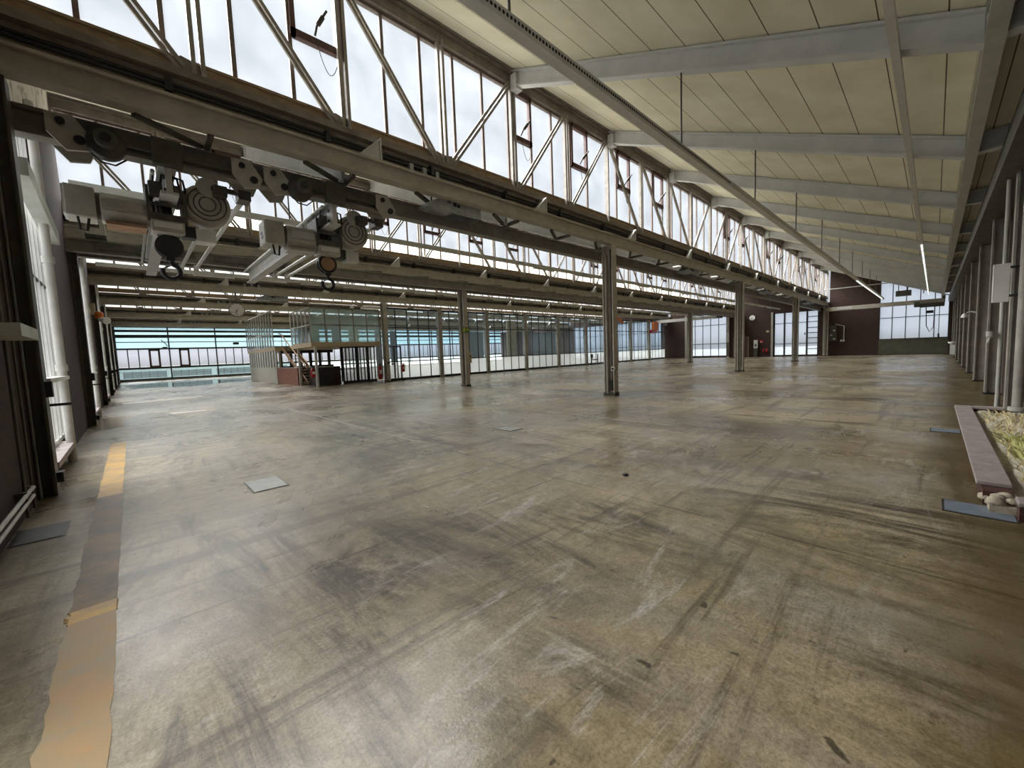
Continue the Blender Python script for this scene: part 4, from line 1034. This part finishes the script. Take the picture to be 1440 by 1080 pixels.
# third crane, by the end wall
t = thing('bridge_crane', (88, 6, 7.75), 'bridge crane spanning before the brick end wall under the sloping ceiling', 'bridge crane', 'travelling bridge cranes')
MB().box(87.8,88.2,-.95,12.9,7.75,8.4).build('main_girder', M['beam'], t)
MB().box(87.76,87.8,9.6,11.6,7.85,8.3).build('name_board', M['cranepale'], t)
MB().box(87,89,12.7,13.1,8.3,8.8).build('end_carriage', M['hoistdk'], t)
MB().box(87,89,-.95,-.6,8.3,8.8).build('end_carriage', M['hoistdk'], t)
t = thing('wire_rope_hoist', (87.9,.6,7), 'dark wire rope hoist with hanging pendant cable before the big end window', 'hoist', 'electric wire rope hoists')
MB().box(87.4,87.8,-.9,1.7,7.2,7.8).build('hoist_body', M['hoistdk'], t, bevel=.08)
MB().cyl((87.6,1.7,7.7),(87.6,2.3,7.7),.4,18).build('drum', M['hoistdk'], t)
MB().box(87.5,87.9,.2,1.0,6.3,6.7).build('hook_block', M['black'], t)
MB().tube([(87.6,1.0,7.2),(87.6,.9,4.4),(87.6,.55,3.5),(87.6,.15,4.2),(87.6,.1,7.2)],.06,6).build('pendant_cable', M['cable'], t)
MB().tube([(87.6,-.4,7.2),(87.6,-.4,3.2)],.04,6).box(87.5,87.7,-.5,-.3,2.5,3.2).build('pendant_switch', M['cable'], t)
t = thing('unit_heater', (86,3.4,9), 'dark box heater hung under the ceiling before the big end window', 'heater', 'sheet-metal unit heaters')
MB().box(85.6,86.8,2.6,4.3,9.1,9.9).build('heater_box', M['hoistdk'], t)
MB().tube([(86,3,9.9),(86,3,10.6)],.05,6).tube([(86,4,9.9),(86,4,11.0)],.05,6).build('hanger_rod', M['hoistdk'], t)
tag(MB().tube([(86,1.3,9.2),(86,1.3,11.3),(86,13.1,11.3)],.07,8).build('ceiling_conduit', M['cranepale']), 'thin pale pipe crossing high before the brick end wall', 'conduit')

t = thing('bridge_crane', (84, 35.6, 7.9), 'pale bridge crane girder crossing before the bright end window beside the glass partition', 'bridge crane', 'travelling bridge cranes')
MB().box(83.8,84.2,29.3,42.1,7.9,8.5).build('main_girder', M['cranepale'], t)
MB().box(83,85,28.8,29.3,7.95,8.27).build('end_carriage', M['hoistdk'], t)
MB().box(83,85,41.8,42.4,8.5,8.92).build('end_carriage', M['hoistdk'], t)
MB().box(83.6,83.8,39.5,40.2,7.3,7.9).build('travel_motor', M['hoistdk'], t)
# heaters between girder and runway
def heater(x, y, label, proto=[None]):
    if proto[0] is not None: return dup(proto[0], (x-WP[proto[0]].x, y-WP[proto[0]].y, 0), label)
    t = thing('unit_heater', (x, y, 8.45), label, 'heater', 'sheet-metal unit heaters')
    mb = MB().box(x-.2,x+1.3,y-.35,y-.3,8.45,9.2).box(x-.2,x+1.3,y+.3,y+.35,8.45,9.2).box(x+1.25,x+1.3,y-.3,y+.3,8.45,9.2).box(x-.2,x-.15,y-.3,y+.3,8.45,9.2).box(x-.2,x+1.3,y-.35,y+.35,9.15,9.2)
    mb.build('heater_case', M['galv'], t)
    MB().box(x-.15,x+1.25,y-.3,y+.3,8.75,8.8).build('fan_grille', M['black'], t)
    MB().prism([(x-.2,8.47),(x-.2,9.0),(x-.45,9.05),(x-1.3,8.62),(x-1.3,8.5)], 'y', y-.35, y+.35).build('air_hood', M['galv'], t)
    MB().box(x-.1,x+.02,y-.38,y-.35,8.72,8.86).box(x+.08,x+.2,y-.38,y-.35,8.7,8.8).build('valve', M['black'], t)
    MB().tube([(x,y,9.2),(x,y,9.4)],.04,6).tube([(x-.9,y,8.8),(x-.9,y,9.4)],.03,6).build('hanger_rod', M['black'], t)
    proto[0] = t; return t
heater(10, 13.8, 'grey sheet-metal heater box under the front girder, the one before the big column')
for j, x in enumerate((33, 54.5, 76)): heater(x, 13.8, 'grey sheet-metal heater box under the front girder, %s one past the big column' % ORD[j])
heater(10.2, 28.45, 'grey sheet-metal heater box under the second girder above the hook of the second crane')
heater(33.4, 28.45, 'grey sheet-metal heater box under the second girder beyond its first column')
heater(10.2, 43.2, 'grey sheet-metal heater box under the third girder above the glass office')

# ------------------------------------------------------------------ lamps and trunkings
def trunk(y, z, x0, x1, lamps, label, rods=None, w=.3, group='lighting trunkings', lit=True):
    t = thing('light_trunking', ((x0+x1)/2, y, z), label, 'light', group)
    MB().box(x0,x1,y-w/2,y+w/2,z,z+.06).box(x0,x1,y-w/2,y-w/2+.02,z+.06,z+.22).box(x0,x1,y+w/2-.02,y+w/2,z+.06,z+.22).build('trunking_body', M['trunk'], t)
    for a in lamps:
        MB().tube([(a,y,z-.06),(a+2.2,y,z-.06)],.05,8).box(a-.06,a,y-.05,y+.05,z-.12,z).box(a+2.2,a+2.26,y-.05,y+.05,z-.12,z).build('lamp_tube', M['tube' if lit else 'white'], t)
    for x, zr in rods or []:
        MB().tube([(x,y,z+.2),(x,y,zr)],.03,6).build('hanger_rod', M['hoistdk'], t)
    return t
rz = lambda y, yr: roofz(y, yr)-.66
trunk(.8, 9.1, 3, 88, [40+3.4*i for i in range(14)], 'long pale lighting trunking fixed under the rafters beside the brick wall', [(x, rz(.8,13.4)) for x in RAF if x > 3], .15)
t = trunk(5.8, 8.95, 2.5, 88, [56+3.0*i for i in range(10)], 'long grey lighting trunking hung on thin rods from the middle of the rafters', [(x, rz(5.8,13.4)) for x in RAF if x > 3], .24)
mb = MB()
for i in range(150):
    x = 2.6+.1*i
    mb.box(x, x+.05, 5.8-.13, 5.8-.122, 9.04, 9.1)
mb.build('perforation', M['ink'], t)['kind'] = 'stuff'
trunk(20.4, 8.95, -1, 90, [22+5*i for i in range(13)], 'grey lighting trunking hanging in front of the second clerestory row', [(x, rz(20.4,28)) for x in RAF], .22, lit=False)
trunk(35.0, 8.95, -1, 90, [3.7+3.4*i for i in range(24)], 'pale lighting trunking hanging before the third girder', [(x, rz(35,42.6)) for x in RAF], .18, lit=False)
trunk(49.6, 8.95, 21.5, 90, [22+6*i for i in range(11)], 'lighting trunking behind the upper panes of the glass partition', [(x, rz(49.6,57.2)) for x in RAF[3:]], .3)
for j, x in enumerate((31.2, 38.9, 53.0, 61, 72)):
    t = thing('strip_lamp', (x, 13.9, 8.92), 'short white strip lamp set crosswise above the front runway, %s past the big column' % ORD[j], 'lamp', 'crosswise strip lamps')
    MB().box(x-.16,x+.16,13.5,14.25,8.98,9.1).build('lamp_housing', M['white'], t)
    MB().tube([(x,13.55,8.95),(x,14.2,8.95)],.06,8).build('lamp_tube', M['tube'], t)
t = thing('chain_hoist', (82.3, 41.2, 5.6), 'orange chain hoist with red block hanging before the glass partition', 'hoist')
MB().box(81.0,82.9,41.0,41.5,6.2,8.1).build('hoist_frame', M['orange'], t, bevel=.05)
MB().box(79.6,82.0,40.9,41.4,5.7,6.4).build('load_block', M['red'], t, bevel=.05)
MB().tube([(82,41.2,8.1),(82,41.2,8.9)],.06,6).build('chain', M['cable'], t)
tag(MB().bar((66.6,41.6,8.95),(69.6,41.6,7.7),.3,.34).box(66.4,66.8,41.4,42.4,8.6,8.92).build('jib_arm', M['orange']), 'slanting orange steel arm below the third girder', 'crane arm')

# ------------------------------------------------------------------ camera, sky, look
cam = bpy.data.cameras.new('camera'); co = bpy.data.objects.new('camera', cam); C.objects.link(co)
f_, yaw, pi_, ro = 563.41, 0.812096, -0.0788632, -0.0380122
F = Vector((math.cos(pi_)*math.cos(yaw), math.cos(pi_)*math.sin(yaw), math.sin(pi_)))
r_ = F.cross(Vector((0,0,1))).normalized(); u_ = r_.cross(F)
R = r_*math.cos(ro)+u_*math.sin(ro); U = u_*math.cos(ro)-r_*math.sin(ro)
co.matrix_world = Matrix(((R.x,U.x,-F.x,0),(R.y,U.y,-F.y,0),(R.z,U.z,-F.z,2.8*K),(0,0,0,1)))
cam.sensor_fit = 'HORIZONTAL'; cam.sensor_width = 36; cam.lens = f_/1440*36; cam.clip_start = .05; cam.clip_end = 1000
sc = bpy.context.scene; sc.camera = co

w = bpy.data.worlds.new('overcast'); sc.world = w; w.use_nodes = True; N = w.node_tree.nodes; L = w.node_tree.links
bg = N['Background']; t = N.new('ShaderNodeTexCoord'); s = N.new('ShaderNodeSeparateXYZ'); r = N.new('ShaderNodeValToRGB')
L.new(t.outputs['Generated'], s.inputs[0]); L.new(s.outputs[2], r.inputs[0])
e = r.color_ramp.elements
SKY = [(0, (.34,.36,.38,1)), (.02, (.60,.65,.72,1)), (.2, (.66,.71,.78,1)), (.6, (.76,.81,.88,1)), (.8, (.9,.93,.97,1)), (1, (1,1,1,1))]
while len(e) < len(SKY): e.new(.5)
for q, (p, c) in zip(e, SKY): q.position = p; q.color = c
L.new(r.outputs[0], bg.inputs[0]); bg.inputs[1].default_value = .72
# the sun behind thin cloud: a wide soft source, high over the roofs
sn = bpy.data.lights.new('veiled_sun', 'SUN'); sn.energy = 21; sn.angle = math.radians(75); sn.color = (1, .985, .96)
so = bpy.data.objects.new('veiled_sun', sn); C.objects.link(so)
so.rotation_euler = Vector((.42, -1, -1.75)).to_track_quat('-Z', 'Y').to_euler()
sc.view_settings.view_transform = 'Standard'; sc.view_settings.look = 'None'; sc.view_settings.gamma = 1
sc.view_settings.use_curve_mapping = False; sc.view_settings.exposure = .28
